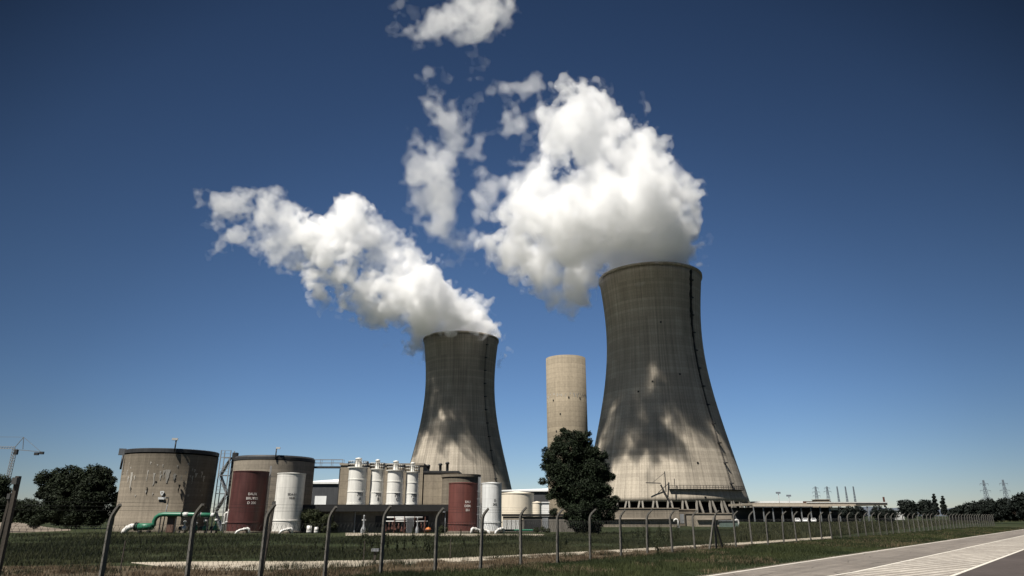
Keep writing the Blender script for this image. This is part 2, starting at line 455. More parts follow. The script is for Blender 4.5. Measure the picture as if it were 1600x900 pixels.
flat('edge_line', M['line'], [road_band(-40, 900, .24, .39, .017)])
flat('edge_line', M['line'], [road_band(2.2, 900, 4.0, 4.15, .021), [rp(-24, 2.2, .021), rp(-24, 2.35, .021), rp(2.2, 4.15, .021), rp(2.2, 4.0, .021)]])
flat('edge_line', M['line'], [road_band(-20, 900, 7.38, 7.54, .021)])
flat('faded_hatch_zone', M['zone'], [road_band(-20, 420, 4.15, 7.38, .016)])
hs = []; hrr = random.Random(2)
for i in range(-24, 110):
    s_ = i * 2.7 + hrr.uniform(-.15, .15); ww = hrr.uniform(1.0, 1.6)
    hs.append([rp(s_, 4.2, .021), rp(s_ + ww, 4.2, .021), rp(s_ + 15 + ww, 7.34, .021), rp(s_ + 15, 7.34, .021)])
flat('hatch_stripes', M['hatch'], hs)
M['asphalt_dark'] = earth('newer_dark_asphalt', [(.35, (.055, .046, .042)), (.5, (.072, .060, .055)), (.65, (.095, .08, .073))], (.25, 2, 14), .85, .4, .012)
flat('road_lane', M['asphalt_dark'], [road_band(-60, 1600, 7.56, 22, .016)])
# gravelly shoulder
M['shoulder'] = earth('sandy_shoulder', [(.35, (.05, .045, .03)), (.5, (.12, .10, .075)), (.65, (.24, .21, .17))], (.4, 2, 12))
flat('road_shoulder', M['shoulder'], [road_band(-50, 900, -.12, .1, .008)])

# gravel track behind the fence, dry verge, apron by the plant
m_track = earth('gravel_track', [(.33, (.19, .165, .13)), (.5, (.36, .315, .25)), (.66, (.50, .45, .37))], (.12, 1.2, 10))
m_dry = earth('dry_verge', [(.34, (.035, .028, .018)), (.5, (.085, .066, .043)), (.66, (.17, .135, .09))], (.15, 1.0, 8))
m_apron = earth('concrete_apron', [(.38, (.10, .085, .06)), (.5, (.27, .235, .185)), (.62, (.40, .36, .29))], (.2, 1.2, 8))
def pxband(top, bot, z):
    return [ground(x, y, z) for x, y in top] + [ground(x, y, z) for x, y in reversed(bot)]
flat('gravel_track', m_track, [pxband([(205, 878.5), (330, 877), (475, 876.5), (600, 874.5), (700, 871.5), (800, 867), (920, 861), (1050, 853.5), (1180, 846), (1300, 838)],
     [(205, 879.5), (260, 886), (330, 892), (475, 889), (600, 883), (700, 878.5), (800, 873), (920, 866), (1050, 857.5), (1180, 849.5), (1300, 841)], .008)])
flat('dry_verge', m_dry, [pxband([(-120, 884), (225, 884.5), (475, 889.5), (600, 883), (700, 878.5), (800, 873), (920, 866), (1050, 857.5), (1180, 849)],
     [(-120, 935), (225, 935), (475, 925), (600, 905), (700, 893), (800, 884), (920, 875), (1050, 864.5), (1180, 854.5)], .004)])
flat('concrete_apron', m_apron, [pxband([(540, 832.5), (640, 833.5), (720, 834), (850, 834.5)], [(540, 837), (640, 837.5), (720, 838), (850, 838)], .008)])
m_sand = earth('sandy_path', [(.34, (.09, .075, .058)), (.5, (.18, .15, .12)), (.66, (.27, .23, .185))], (.2, 1.5, 9))
flat('sandy_path', m_sand, [pxband([(-60, 815.5), (30, 816.5), (75, 824), (110, 827)], [(-60, 832), (30, 832), (75, 830.5), (110, 829)], .008)])

# distant hills on the right skyline
hv = MB(); hr = random.Random(3)
pts = []
for i in range(121):
    a = radians(8 + i * .42)
    h = 30 + 48 * max(0, sin((i - 20) / 100 * pi)) * (.8 + .2 * sin(i * .31)) + 9 * sin(i * .9)
    if i < 30: h *= i / 30
    pts.append((a, h))
for (a, h), (b, k) in zip(pts, pts[1:]):
    D0, D1 = 6200, 7600
    v = [(D0 * sin(a), D0 * cos(a), 0), (D0 * sin(b), D0 * cos(b), 0), (D1 * sin(b), D1 * cos(b), k * 1.25), (D1 * sin(a), D1 * cos(a), h * 1.25)]
    v2 = [(D1 * sin(a), D1 * cos(a), h * 1.25), (D1 * sin(b), D1 * cos(b), k * 1.25), (9000 * sin(b), 9000 * cos(b), 0), (9000 * sin(a), 9000 * cos(a), 0)]
    hv.poly(v); hv.poly(v2)
M['hill'] = earth('far_hills', [(.4, (.07, .085, .105)), (.6, (.10, .115, .135))], (.002, .01, .05))
tag(hv.build('hills', M['hill']), kind='structure')

# ------------------------------------------------------------------ cooling towers
PROF = [(8.0, 39.3), (12, 38.2), (17, 37.0), (28, 34.4), (37, 32.7), (50, 29.2), (58, 27.6), (66, 26.2), (77, 25.0), (86, 24.5), (96, 24.5), (106, 24.9), (115, 25.9), (122.6, 26.9)]
zz = np.array([p[0] for p in PROF]); rr = np.array([p[1] for p in PROF])
cf = np.polyfit(zz, rr, 5)
def shell_r(z): return float(np.polyval(cf, z))

def cooling_tower(X, Y, label, mat, right):
    t = empty('cooling_tower', (X, Y, 0), label, 'cooling tower')
    zs = list(np.linspace(8.0, 121.2, 46))
    prof = [(shell_r(z), z) for z in zs]
    s = MB(); s.lathe(prof + [(shell_r(121.2) - .9, 121.2)] + [(shell_r(z) - .8, z) for z in reversed(zs)] , 144, closed=True)
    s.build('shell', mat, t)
    r = shell_r(122.0)
    MB().lathe([(r - 1.1, 121.2), (r + .45, 121.2), (r + .45, 122.6), (r - 1.1, 122.6)], 144, closed=True).build('rim', mat, t)
    # raking columns in pairs
    n = 40; rt, rb = shell_r(8.0) - .4, shell_r(8.0) + 2.1
    for i in range(n):
        a = 2 * pi * i / n
        for k, d in ((0, .045), (1, -.045)):
            a0, a1 = a + d, a - d * .6 + (.5 * 2 * pi / n if k == 0 else -.5 * 2 * pi / n) * .55
            if sin(a) > .35: continue                       # the far side cannot be seen past the pond wall
            c = MB(); c.bar((rb * cos(a0), rb * sin(a0), .6), (rt * cos(a1), rt * sin(a1), 8.3), .75, .75, up=(cos(a), sin(a), 0))
            c.build('column', M['column'], t)
    MB().lathe([(rb - 1.6, 0), (rb + 1.4, 0), (rb + 1.4, 1.0), (rb - 1.6, 1.0)], 96, closed=True).build('footing', M['basin'], t)
    # fill packing inside, seen dark between the columns
    MB().lathe([(shell_r(8) - 4.0, 0), (shell_r(8) - 4.0, 7.6), (shell_r(8) - 9.0, 7.6), (shell_r(8) - 9.0, 0)], 96, closed=True).build('packing', M['black'], t)
    # maintenance ladder with its dark run-off, following the meridian
    for az, z0, z1 in (((-.88 if right else -.75), 13, 121.5),):
        a = az                                             # measured from +X towards the viewer (-Y)
        lm = MB()
        pts = [((shell_r(z) + .35), z) for z in np.linspace(z0, z1, 60)]
        for side in (-.011, .011):
            lm.tube([(q * cos(a + side), q * sin(a + side), z) for q, z in pts], .09, 5)
        for z in np.arange(z0, z1, 1.2):
            q = shell_r(z) + .35
            lm.bar((q * cos(a - .011), q * sin(a - .011), z), (q * cos(a + .011), q * sin(a + .011), z), .07)
        for z in np.arange(z0 + 3, z1, 9):
            q = shell_r(z) + .6
            lm.box((q * cos(a), q * sin(a), z), (1.6, 1.3, .5), a)
        lm.build('ladder', M['dark'], t)
        sm_ = MB(); sr = random.Random(3); L2 = []
        for z in np.linspace(120.5, 46, 60):
            f = (120.5 - z) / 74.5; wd_ = (2.2 * (1 - f) ** .8 + .25) * sr.uniform(.6, 1.25)
            L2.append((a - sr.uniform(.4, .6) * wd_ / 25, a + sr.uniform(.4, .6) * wd_ / 25, z))
        b = 0
        for l, r_, z in L2:
            q = shell_r(z) + .04; sm_.v.append((q * cos(l), q * sin(l), z)); sm_.v.append((q * cos(r_), q * sin(r_), z))
        for k in range(len(L2) - 1):
            sm_.face((2 * k + 2, 2 * k + 3, 2 * k + 1, 2 * k), ((0, L2[k + 1][2]), (2, L2[k + 1][2]), (2, L2[k][2]), (0, L2[k][2])))
        if right: sm_.build('runoff_stain', M['stain'], t)
    if right:
        # inspection gallery low on the shell
        gm = MB(); rm = MB()
        for i in range(28):
            a0, a1 = -1.72 + i * .038, -1.72 + (i + 1) * .038
            z = 13.2; q = shell_r(z)
            p0, p1 = (cos(a0), sin(a0)), (cos(a1), sin(a1))
            gm.bar((p0[0] * (q + .8), p0[1] * (q + .8), z), (p1[0] * (q + .8), p1[1] * (q + .8), z), 1.6, .22)
            for h in (.75, 1.5):
                rm.bar((p0[0] * (q + 1.5), p0[1] * (q + 1.5), z + h), (p1[0] * (q + 1.5), p1[1] * (q + 1.5), z + h), .16)
            rm.bar((p0[0] * (q + 1.5), p0[1] * (q + 1.5), z), (p0[0] * (q + 1.5), p0[1] * (q + 1.5), z + 1.5), .16)
            gm.bar((p0[0] * (q + .1), p0[1] * (q + .1), z - .1), (p0[0] * (q + 1.5), p0[1] * (q + 1.5), z - .1), .25)
        g_ = gm.build('gallery', M['dark'], t); rm.build('railing', M['dark'], g_)
        # raking access gantry with a small jib hoist
        a = -1.70; q = shell_r(12) + 1
        hm = MB()
        b0 = Vector((cos(a) * q, sin(a) * q, 8)); top = Vector((cos(a - .05) * q, sin(a - .05) * q, 15.5))
        hm.bar((b0.x + 2.5, b0.y, 0), (top.x - 2.5, top.y, 15), .9, .6)
        hm.bar((top.x - 2.5, top.y - .5, 15.6), (top.x - 9, top.y - .5, 15.8), .35)
        hm.bar((top.x - .5, top.y - .5, 12), (top.x - .5, top.y - .5, 20.5), .35)
        hm.bar((top.x - .5, top.y - .5, 20), (top.x - 6, top.y - .5, 15.9), .14)
        hm.bar((top.x + 3.5, top.y - .5, 9), (top.x + 3.5, top.y - .5, 17.5), .25)
        hm.build('access_gantry', M['dark'], t)
        for ang, z in ((-1.62, 92), (-1.85, 62.5), (-1.35, 66), (-1.33, 24.5), (-1.32, 9.8), (-2.1, 58)):
            q = shell_r(z) + .05
            MB().box((q * cos(ang), q * sin(ang), z), (.5, .8, .8), ang).build('inspection_hatch', M['black'], t)
    return t

TR = (76.0 * .2132 / .2197, 346.0); TR = (.2135 * 346, 346.0)
TL = (-.0765 * 480, 480.0)
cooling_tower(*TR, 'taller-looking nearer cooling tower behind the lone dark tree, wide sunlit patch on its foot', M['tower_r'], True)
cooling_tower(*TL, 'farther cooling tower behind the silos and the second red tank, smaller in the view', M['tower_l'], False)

# round concrete tower between the two
t = empty('concrete_tower', (.0800 * 200, 200, 0), 'slim plain round concrete tower rising between the two cooling towers', 'tower')
em = MB().lathe([(5.82, 0), (5.84, 20), (5.88, 46.6), (5.4, 46.6), (5.4, 40)], 72)
MB().lathe([(5.41, 45.0), (5.38, 45.0), (.01, 45.9)], 48).build('roof', M['galv'], t)
for ang, z in ((-1.55, 34.2), (-2.35, 33.6), (-.95, 34.2), (-1.98, 29.6), (-2.2, 24.8), (-1.2, 24.0)):
    MB().box((5.83 * cos(ang), 5.83 * sin(ang), z), (.25, .35, .45), ang).build('vent_hole', M['black'], t)
em.slot = 1; er = random.Random(5)
for i in range(34):
    a = -2.9 + i * .082 + er.uniform(-.03, .03); z = 35.3 + er.uniform(-.25, .35)
    if er.random() < .25: continue
    h = er.uniform(.25, .9); wd = er.uniform(.15, .45)
    em.lathe([(5.872, z - h), (5.875, z)], 2, arc=(a, a + wd / 5.8))
em.build('shaft', [M['chimney'], M['efflo']], t)
# ------------------------------------------------------------------ the plant in front of the towers
def round_fit(rows, Yc, axis=None):
    """axis X and (radius, z) of an upright round body at depth Yc whose sides stand at the given columns of the view"""
    mids, hs = [], []
    for l, r, y in rows:
        a1, a2 = math.atan(ray(l, y)[0]), math.atan(ray(r, y)[0])
        mids.append((a1 + a2) / 2); hs.append(((a2 - a1) / 2, (ray(l, y)[1] + ray(r, y)[1]) / 2))
    m = sum(mids) / len(mids); X = Yc * math.tan(m); D = hypot(X, Yc)
    out = []
    for (h, t_) in hs:
        R_ = D * sin(h); out.append((R_, CH + t_ * D * cos(h) * cos(m)))
    return X, out

def face_angle(X, Y): return atan2(-Y, -X)          # bearing from a body at (X,Y) back to the viewer

def lettering(lines, size, R_, z, ang, mat, parent, name='lettering', gap=1.25, align='CENTER'):
    for i, tx in enumerate(lines):
        cu = bpy.data.curves.new('lettering', 'FONT'); cu.body = tx; cu.size = size; cu.align_x = align; cu.offset = size * .02
        tmp = bpy.data.objects.new('lettering_source', cu); COL.objects.link(tmp)
        dg = bpy.context.evaluated_depsgraph_get()
        me = bpy.data.meshes.new_from_object(tmp.evaluated_get(dg))
        bpy.data.objects.remove(tmp)
        co = np.empty(len(me.vertices) * 3, np.float32); me.vertices.foreach_get('co', co); co = co.reshape(-1, 3)
        a = ang + co[:, 0] / R_
        out = np.stack([R_ * np.cos(a), R_ * np.sin(a), z - i * size * gap + co[:, 1]], 1)
        me.vertices.foreach_set('co', out.astype(np.float32).ravel()); me.update()
        me.materials.clear()
        link_mesh(name, me, mat, parent)

def railing(mb, pts, h=1.05, r=.03, post=1.6, mid=True):
    for a, b in zip(pts, pts[1:]):
        a, b = Vector(a), Vector(b); L = (b - a).length; n = max(1, int(L / post))
        for k in (h, h * .52) if mid else (h,):
            mb.bar(a + Vector((0, 0, k)), b + Vector((0, 0, k)), r * 2)
        for i in range(n + 1):
            p = a.lerp(b, i / n); mb.bar(p, p + Vector((0, 0, h)), r * 2)

def ring_pts(R_, z, a0=-pi, a1=0.6, n=40):
    return [(R_ * cos(a0 + (a1 - a0) * i / n), R_ * sin(a0 + (a1 - a0) * i / n), z) for i in range(n + 1)]

# --- big concrete vat on the left
Yv = 112
X, pr = round_fit([(172, 322, 829), (196.5, 345, 714)], Yv)
(Rb, zb), (Rt, zt) = pr
t = empty('concrete_vat', (X, Yv, 0), 'big round concrete vat with dark overhanging roof edge and pale streaks, at the left end', 'tank')
em = MB().lathe([(Rb, 0), (Rb + .0, .9), (Rb - .06, .9), (Rt, zt)], 96)
MB().lathe([(Rt - .3, zt + .18), (Rt + .03, zt + .2), (Rt + .03, zt + .72), (Rt - .1, zt + .8), (.01, zt + .9)], 96, smooth=False).build('roof', M['dark'], t)
fa = face_angle(X, Yv)
em.slot = 1; er = random.Random(12)
def vat_r(z): return Rb + (Rt - Rb) * (z / zt) + .012
def streak_patch(mb, a, z, wd, h, rag=.3):
    n = 7; L_ = []; wd *= .8
    for k in range(n + 1):
        f = k / n; zz_ = z - h * f
        wl = wd * (1 - .75 * f) * er.uniform(1 - rag, 1 + rag) / 2; o = er.uniform(-.06, .06)
        L_.append((a + (o - wl) / Rb, a + (o + wl) / Rb, zz_))
    b = len(mb.v)
    for l, r, z_ in L_:
        q = vat_r(z_); mb.v.append((q * cos(l), q * sin(l), z_)); mb.v.append((q * cos(r), q * sin(r), z_))
    for k in range(n):
        mb.face((b + 2 * k + 2, b + 2 * k + 3, b + 2 * k + 1, b + 2 * k), ((0, 0), (wd, 0), (wd, 1), (0, 1)))
for i in range(26):
    f = i / 25; a = fa - 1.25 + f * 2.1 + er.uniform(-.05, .05)
    z = zt * (.74 + er.uniform(-.03, .05))
    if er.random() < .8: streak_patch(em, a, z, er.uniform(.15, .5), er.uniform(.3, 2.3 if f < .5 else 1.2))
    if er.random() < .35: streak_patch(em, a + .03, z + er.uniform(.8, 1.3), er.uniform(.15, .35), er.uniform(.2, .5))
    if er.random() < .3: streak_patch(em, a + .02, z - er.uniform(2.6, 3.6), er.uniform(.12, .3), er.uniform(.2, .5))
streak_patch(em, fa - .05, zt * .79, .85, 1.9, .15)
for a, z, w_, h_ in ((fa - .42, zt * .56, .3, 1.1), (fa + .22, zt * .60, .35, 1.2), (fa - .82, zt * .56, .2, .8), (fa - .26, zt * .64, .5, .25), (fa + .1, zt * .67, .35, .3)):
    em.slot = 2; streak_patch(em, a, z, w_, h_)
em.build('wall', [M['vat'], M['efflo'], M['stain']], t)
pm = MB()
q = vat_r(zt * .42) + .03
pm.box((q * cos(fa - .10), q * sin(fa - .10), zt * .42), (.05, .85, .32), fa - .10)
pm.build('sign_plate', M['roof_white'], t)
mk = MB(); q = vat_r(zt * .49) + .03; a = fa - .10
for s_ in (-1, 1):
    mk.bar((q * cos(a + s_ * .035), q * sin(a + s_ * .035), zt * .505), (q * cos(a), q * sin(a), zt * .455), .05, .16)
mk.bar((q * cos(a - .035), q * sin(a - .035), zt * .505), (q * cos(a + .035), q * sin(a + .035), zt * .505), .05, .14)
mk.build('painted_mark', M['roof_white'], t)
dp = MB(); q = Rt + .3
a = fa - 1.28
dp.tube([(q * cos(a), q * sin(a), zt - .1), ((q + .05) * cos(a), (q + .05) * sin(a), zt - 2.2)], .14, 6)
dp.build('downpipe', M['dark'], t)
a = fa - 1.5; q = Rt + .3
MB().box((q * cos(a), q * sin(a), zt + .5), (1.0, .9, .95), a).build('end_box', M['galv'], t)
ms = MB(); a = fa + .02; q = Rt + .2
ms.tube([(q * cos(a), q * sin(a), zt + .3), (q * cos(a), q * sin(a), zt + 2.0)], .10, 6); lm_ = ms.build('lamp_mast', M['dark'], t)
MB().box((q * cos(a) - .2, q * sin(a), zt + 2.15), (.8, .5, .3), .3).build('lamp', M['pale_steel'], lm_)
VAT = (X, Yv, Rt, zt)

# --- second concrete vat, wide, behind the first red and white tanks
Y2 = 112
X2, pr = round_fit([(357, 486, 800), (364, 491, 723)], Y2)
(Rb2, _), (Rt2, zt2) = pr
t = empty('concrete_vat', (X2, Y2, 0), 'round concrete vat standing right behind the first red tank and the first white tank', 'tank')
MB().lathe([(Rb2, 0), (Rt2, zt2)], 96).build('wall', M['vat2'], t)
MB().lathe([(Rt2 - .3, zt2 + .08), (Rt2 + .03, zt2 + .1), (Rt2 + .03, zt2 + .5), (Rt2 - .2, zt2 + .75), (.01, zt2 + .9)], 96, smooth=False).build('roof', M['dark'], t)
fa2 = face_angle(X2, Y2)
ms = MB(); a = fa2 + .0; q = Rt2 + .15
ms.tube([(q * cos(a), q * sin(a), zt2 + .1), (q * cos(a), q * sin(a), zt2 + 1.7)], .09, 6); lm_ = ms.build('lamp_mast', M['dark'], t)
MB().box((q * cos(a) + .25, q * sin(a), zt2 + 1.75), (.6, .35, .25), .2).build('lamp', M['pale_steel'], lm_)
VAT2 = (X2, Y2, Rt2, zt2)

def elbow_pipe(t, mat, R_, fa, off, z0=.0, s=1.0, flip=1):
    """white drain bend leaving the tank foot and diving into the ground"""
    a = fa + off; ca, sa = cos(a), sin(a); ta = (-sa * flip, ca * flip)
    def P(o, u, z): return (ca * (R_ + o) + ta[0] * u, sa * (R_ + o) + ta[1] * u, z)
    m = MB()
    m.tube([P(.5, -.55 * s, -.1), P(.6, -.5 * s, .35 * s), P(.6, -.42 * s, .62 * s), P(.6, -.2 * s, .74 * s), P(.6, .1 * s, .68 * s), P(.65, .9 * s, .52 * s), P(.7, 1.35 * s, .3 * s), P(.75, 1.6 * s, -.1)],
           [.21 * s, .21 * s, .24 * s, .26 * s, .20 * s, .19 * s, .19 * s, .19 * s], 12)
    m.tube([P(-.1, .05 * s, .66 * s), P(.6, .05 * s, .66 * s)], .15 * s, 8)
    p = m.build('drain_pipe', mat, t)
    f = MB()
    f.tube([P(.6, .26 * s, .655 * s), P(.605, .36 * s, .635 * s)], .29 * s, 12)
    f.build('flange', mat, p)

def steel_tank(rows, Yc, label, mat, name='storage_tank', letters=None, lm=None, off=.3, lz=.55, rows_ring=(.16,), size=.42, dome=.25, pipe=None, ladder=None):
    X, pr = round_fit(rows, Yc); R_ = sum(p[0] for p in pr) / len(pr); zt = pr[-1][1]
    fa = face_angle(X, Yc)
    t = empty(name, (X, Yc, 0), label, 'tank')
    MB().lathe([(R_, 0), (R_, zt)], 72).build('wall', mat, t)
    MB().lathe([(R_ - .02, zt - .05), (R_ + .06, zt), (R_ + .05, zt + .10), (R_ * .5, zt + dome * .7), (.01, zt + dome)], 72, smooth=False).build('roof', mat, t)
    for f in rows_ring:
        MB().lathe([(R_ + .0, zt * f), (R_ + .07, zt * f + .02), (R_ + .07, zt * f + .13), (R_, zt * f + .15)], 72, smooth=False).build('stiffener_ring', mat, t)
    MB().lathe([(R_ + .01, 0), (R_ + .25, 0), (R_ + .25, .22), (R_ + .01, .25)], 48, smooth=False).build('footing', M['basin'], t)
    if letters: lettering(letters, size, R_ + .02, zt * lz, fa + off, lm, t)
    if pipe is not None:
        for (po, fl, s_) in pipe: elbow_pipe(t, M['pipe_white'], R_, fa, po, s=s_, flip=fl)
    if ladder is not None:
        a = fa + ladder; q = R_ + .25; lb = MB()
        for sd_ in (-.22, .22):
            lb.bar((q * cos(a) - sin(a) * sd_, q * sin(a) + cos(a) * sd_, .2), (q * cos(a) - sin(a) * sd_, q * sin(a) + cos(a) * sd_, zt + .9), .07)
        for z in np.arange(.4, zt, .35):
            lb.bar((q * cos(a) - sin(a) * -.22, q * sin(a) + cos(a) * -.22, z), (q * cos(a) - sin(a) * .22, q * sin(a) + cos(a) * .22, z), .04)
        for z in np.arange(2.4, zt, 1.0):
            for k in range(8):
                b0, b1 = a - 1.2 + k * .3, a - 1.2 + (k + 1) * .3
                c0 = Vector((q * cos(a), q * sin(a), z))
                lb.bar(c0 + Vector((.42 * cos(b0), .42 * sin(b0), 0)), c0 + Vector((.42 * cos(b1), .42 * sin(b1), 0)), .05)
        lb.build('ladder', M['galv'], t)
    return X, R_, zt

steel_tank([(353, 412.5, 832), (364, 419.5, 738)], 99, 'dark red steel tank between the big left vat and the first white tank', M['red_dark'],
           letters=['EAUX', 'BRUTES', 'D 200'], lm=M['text_white'], off=.20, lz=.61, size=.46, pipe=[(.05, -1, .8)], ladder=1.25)
steel_tank([(426.5, 470, 832), (431, 477.5, 741)], 98, 'tall cream-white steel tank with a black inscription, just right of the first red tank', M['white'],
           letters=['SDA-01', '10.00'], lm=M['text_black'], off=.18, lz=.63, size=.38, rows_ring=(.2,), pipe=[(.15, -1, .8)])
steel_tank([(699, 745, 832), (702, 748, 756)], 99, 'second red steel tank, right of the silos, brighter red with white lettering', M['red'],
           letters=['EAU', 'DEM.', '201'], lm=M['text_white'], off=.32, lz=.60, size=.42, rows_ring=(.17,), pipe=[(.62, 1, .8)], ladder=1.2)
steel_tank([(753, 784, 832), (751.5, 783.5, 756)], 98, 'second white steel tank, beside the second red tank, cooler white', M['white_cool'],
           letters=['D', '202'], lm=M['text_black'], off=.35, lz=.63, size=.40, rows_ring=(.2,), pipe=[(-.6, 1, .75), (.75, -1, .8)], ladder=-1.3)

# --- stair tower and roof bridges between the vats
st = empty('stair_tower', (0, 0, 0), 'open steel stair tower in the gap between the two left vats', 'stair tower')
p0 = at(346, 760, 113); p1 = at(361, 760, 113); zt_ = zat(716, 113, 353)
xa, xb, ya, yb = p0.x, p1.x, 111.2, 112.6
st.location = ((xa + xb) / 2, (ya + yb) / 2, 0); w2, d2 = (xb - xa) / 2, (yb - ya) / 2
fm = MB()
for sx in (-1, 1):
    for sy in (-1, 1): fm.bar((sx * w2, sy * d2, 0), (sx * w2, sy * d2, zt_ + 1.1), .12)
nl = 4
sm_ = MB(); lm_ = MB(); rm_ = MB()
for i in range(nl):
    z0, z1 = zt_ * i / nl, zt_ * (i + 1) / nl; s_ = 1 if i % 2 else -1
    for sy in (-1, 1):
        fm.bar((-s_ * w2, sy * d2, z0), (s_ * w2, sy * d2, z1), .07)
        fm.bar((-w2, sy * d2, z1), (w2, sy * d2, z1), .10)
    sm_.bar((-s_ * w2 * .8, 0, z0 + .1), (s_ * w2 * .8, 0, z1), .75, .14)
    lm_.box((s_ * w2 * .75, 0, z1), (w2 * .5, d2 * 2, .1))
    railing(rm_, [(-w2, -d2, z1), (w2, -d2, z1)], 1.05, .025)
fm.build('frame', M['galv'], st); sm_.build('stair_flights', M['galv'], st); lm_.build('landing', M['galv'], st); rm_.build('railing', M['galv'], st)
cb = MB().box((w2 + .35, .4, (zt_ + .8) / 2), (.7, .8, zt_ + .8)); cb.build('cable_duct', M['dark'], st)

# bridge between the second vat and the block behind the silos
pa = at(489, 727.5, 113); pb = at(531, 731, 113)
br = empty('footbridge', ((pa.x + pb.x) / 2, 113, 0), 'narrow steel footbridge with railings spanning from the vat roof to the block behind the silos', 'footbridge')
hw = (pb.x - pa.x) / 2 + .5; zd = (pa.z + pb.z) / 2 - .1
MB().box((0, 0, zd), (hw * 2, 1.1, .28)).build('deck', M['dark'], br)
rl = MB()
for y_ in (-.5, .5): railing(rl, [(-hw, y_, zd + .14), (hw, y_, zd + .14)], 1.05, .03)
rl.build('railing', M['galv'], br)
MB().box((hw - .35, 0, zd / 2 - .1), (.28, .28, zd - .2)).build('leg', M['dark'], br)

# --- low service building that carries the silos
YB = 100
xl, xr = at(468, 800, YB).x, at(703, 800, YB).x
zr = zat(799, YB, 585); zf = zat(788.5, YB, 585)
b_ = empty('service_building', ((xl + xr) / 2, YB + 5.5, 0), 'long low grey service building with a deep black roof edge, below the white silos', 'building')
W = xr - xl; D_ = 11.0
MB().box((0, 0, zr / 2), (W - .5, D_ - .6, zr)).build('wall', M['wall_grey'], b_)
MB().box((0, -.55, (zr + zf) / 2 + .002), (W, D_ + 1.1, zf - zr)).build('roof_edge', M['black'], b_)
def loc(px): return at(px, 815, YB).x - (xl + xr) / 2
fy = -D_ / 2 + .3
MB().box((loc(559.5), fy - .02, 1.15), (.75, .08, 2.3)).build('door', M['dark'], b_)
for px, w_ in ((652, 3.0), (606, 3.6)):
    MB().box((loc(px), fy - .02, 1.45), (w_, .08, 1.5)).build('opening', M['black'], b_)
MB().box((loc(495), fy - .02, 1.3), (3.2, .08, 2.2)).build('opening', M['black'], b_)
MB().bar((loc(554), fy - .12, 0), (loc(554), fy - .12, zr), .14).build('downpipe', M['galv'], b_)
SILO_Z = zf + .005

# --- four white silos on its roof
def silo(l, r, ybot_l, ytop, label, Yc, txt):
    X, pr = round_fit([(l, r, (ybot_l + ytop) / 2)], Yc); R_ = pr[0][0]
    fa = face_angle(X, Yc); zt = zat(ytop, Yc, (l + r) / 2); h = zt - SILO_Z
    t = empty('silo', (X, Yc, SILO_Z), label, 'silo', 'white silos on the service building')
    MB().lathe([(R_, .25), (R_, h)], 56).build('wall', M['silo'], t)
    MB().lathe([(R_ - .05, 0), (R_ + .05, 0), (R_ + .05, .25), (R_ - .05, .25)], 56, closed=True, smooth=False).build('skirt', M['silo'], t)
    for f in (.34, .67):
        MB().lathe([(R_, h * f), (R_ + .05, h * f + .02), (R_ + .05, h * f + .10), (R_, h * f + .12)], 56, smooth=False).build('stiffener_ring', M['silo'], t)
    MB().lathe([(R_, h), (R_ + .22, h + .01), (R_ + .22, h + .12), (R_ * .6, h + .16), (.01, h + .2)], 56, smooth=False).build('roof', M['silo'], t)
    v = MB().lathe([(R_ * .40, h + .15), (R_ * .36, h + .5), (R_ * .34, h + 1.25), (R_ * .38, h + 1.27), (R_ * .38, h + 1.4), (.01, h + 1.52)], 24)
    v.build('vent', M['silo'], t)
    rl = MB(); railing(rl, ring_pts(R_ + .15, h + .1, -pi, pi, 22), .85, .032, 1.0)
    rl.build('railing', M['silo'], t)
    lettering(txt, .62, R_ + .02, h * .24, fa + .42, M['text_black'], t, gap=.95)
    lb = MB(); a = fa + 1.05; q = R_ + .18
    for s_ in (-.16, .16): lb.bar((q * cos(a) - sin(a) * s_, q * sin(a) + cos(a) * s_, .1), (q * cos(a) - sin(a) * s_, q * sin(a) + cos(a) * s_, h + .9), .05)
    for z in np.arange(.4, h, .35): lb.bar((q * cos(a) + sin(a) * .16, q * sin(a) - cos(a) * .16, z), (q * cos(a) - sin(a) * .16, q * sin(a) + cos(a) * .16, z), .035)
    lb.build('ladder', M['galv'], t)
    return t
YS = 104
silo(543.5, 572, 787, 731.5, 'first white silo, widest of the row, nearest the footbridge', YS - .6, ['703', 'A'])
silo(578, 598, 789, 734, 'second white silo from the footbridge, slim, between the widest silo and the broad third one', YS + .3, ['702', 'B'])
silo(604.5, 629, 790, 736, 'third white silo from the footbridge, broad, with a shaded wall strip on its left', YS - .4, ['701', 'C'])
silo(633.5, 653, 790.5, 738.5, 'fourth white silo, slim, last of the row before the bare concrete block', YS + .3, ['700', 'D'])

# --- concrete block behind the silos
YK = 111.5
xl, xm, xr = at(530, 760, YK).x, at(660, 760, YK).x, at(704, 760, YK).x
zk = zat(727, YK, 540); zk2 = zat(738.5, YK, 680)
t = empty('concrete_block', ((xl + xm) / 2, YK + 4, 0), 'plain tan concrete block rising behind the row of silos', 'building')
MB().box((0, 0, zk / 2), (xm - xl, 8, zk)).build('wall', M['block'], t)
MB().box((0, 0, zk + .15), (xm - xl + .3, 8.3, .3)).build('coping', M['vat2'], t)
MB().box((-(xm - xl) / 2 - .12, -3.0, zk * .46), (.26, .8, zk * .92)).build('cable_duct', M['dark'], t)
t = empty('concrete_block', ((xm + xr) / 2 + .6, YK + 4, 0), 'lower tan concrete block with dark roof edge, between the last silo and second red tank', 'building')
W = xr - xm + 1.0
MB().box((0, 0, zk2 / 2), (W, 7.6, zk2)).build('wall', M['block'], t)
MB().box((0, 0, zk2 + .14), (W + .3, 7.9, .28)).build('coping', M['dark'], t)
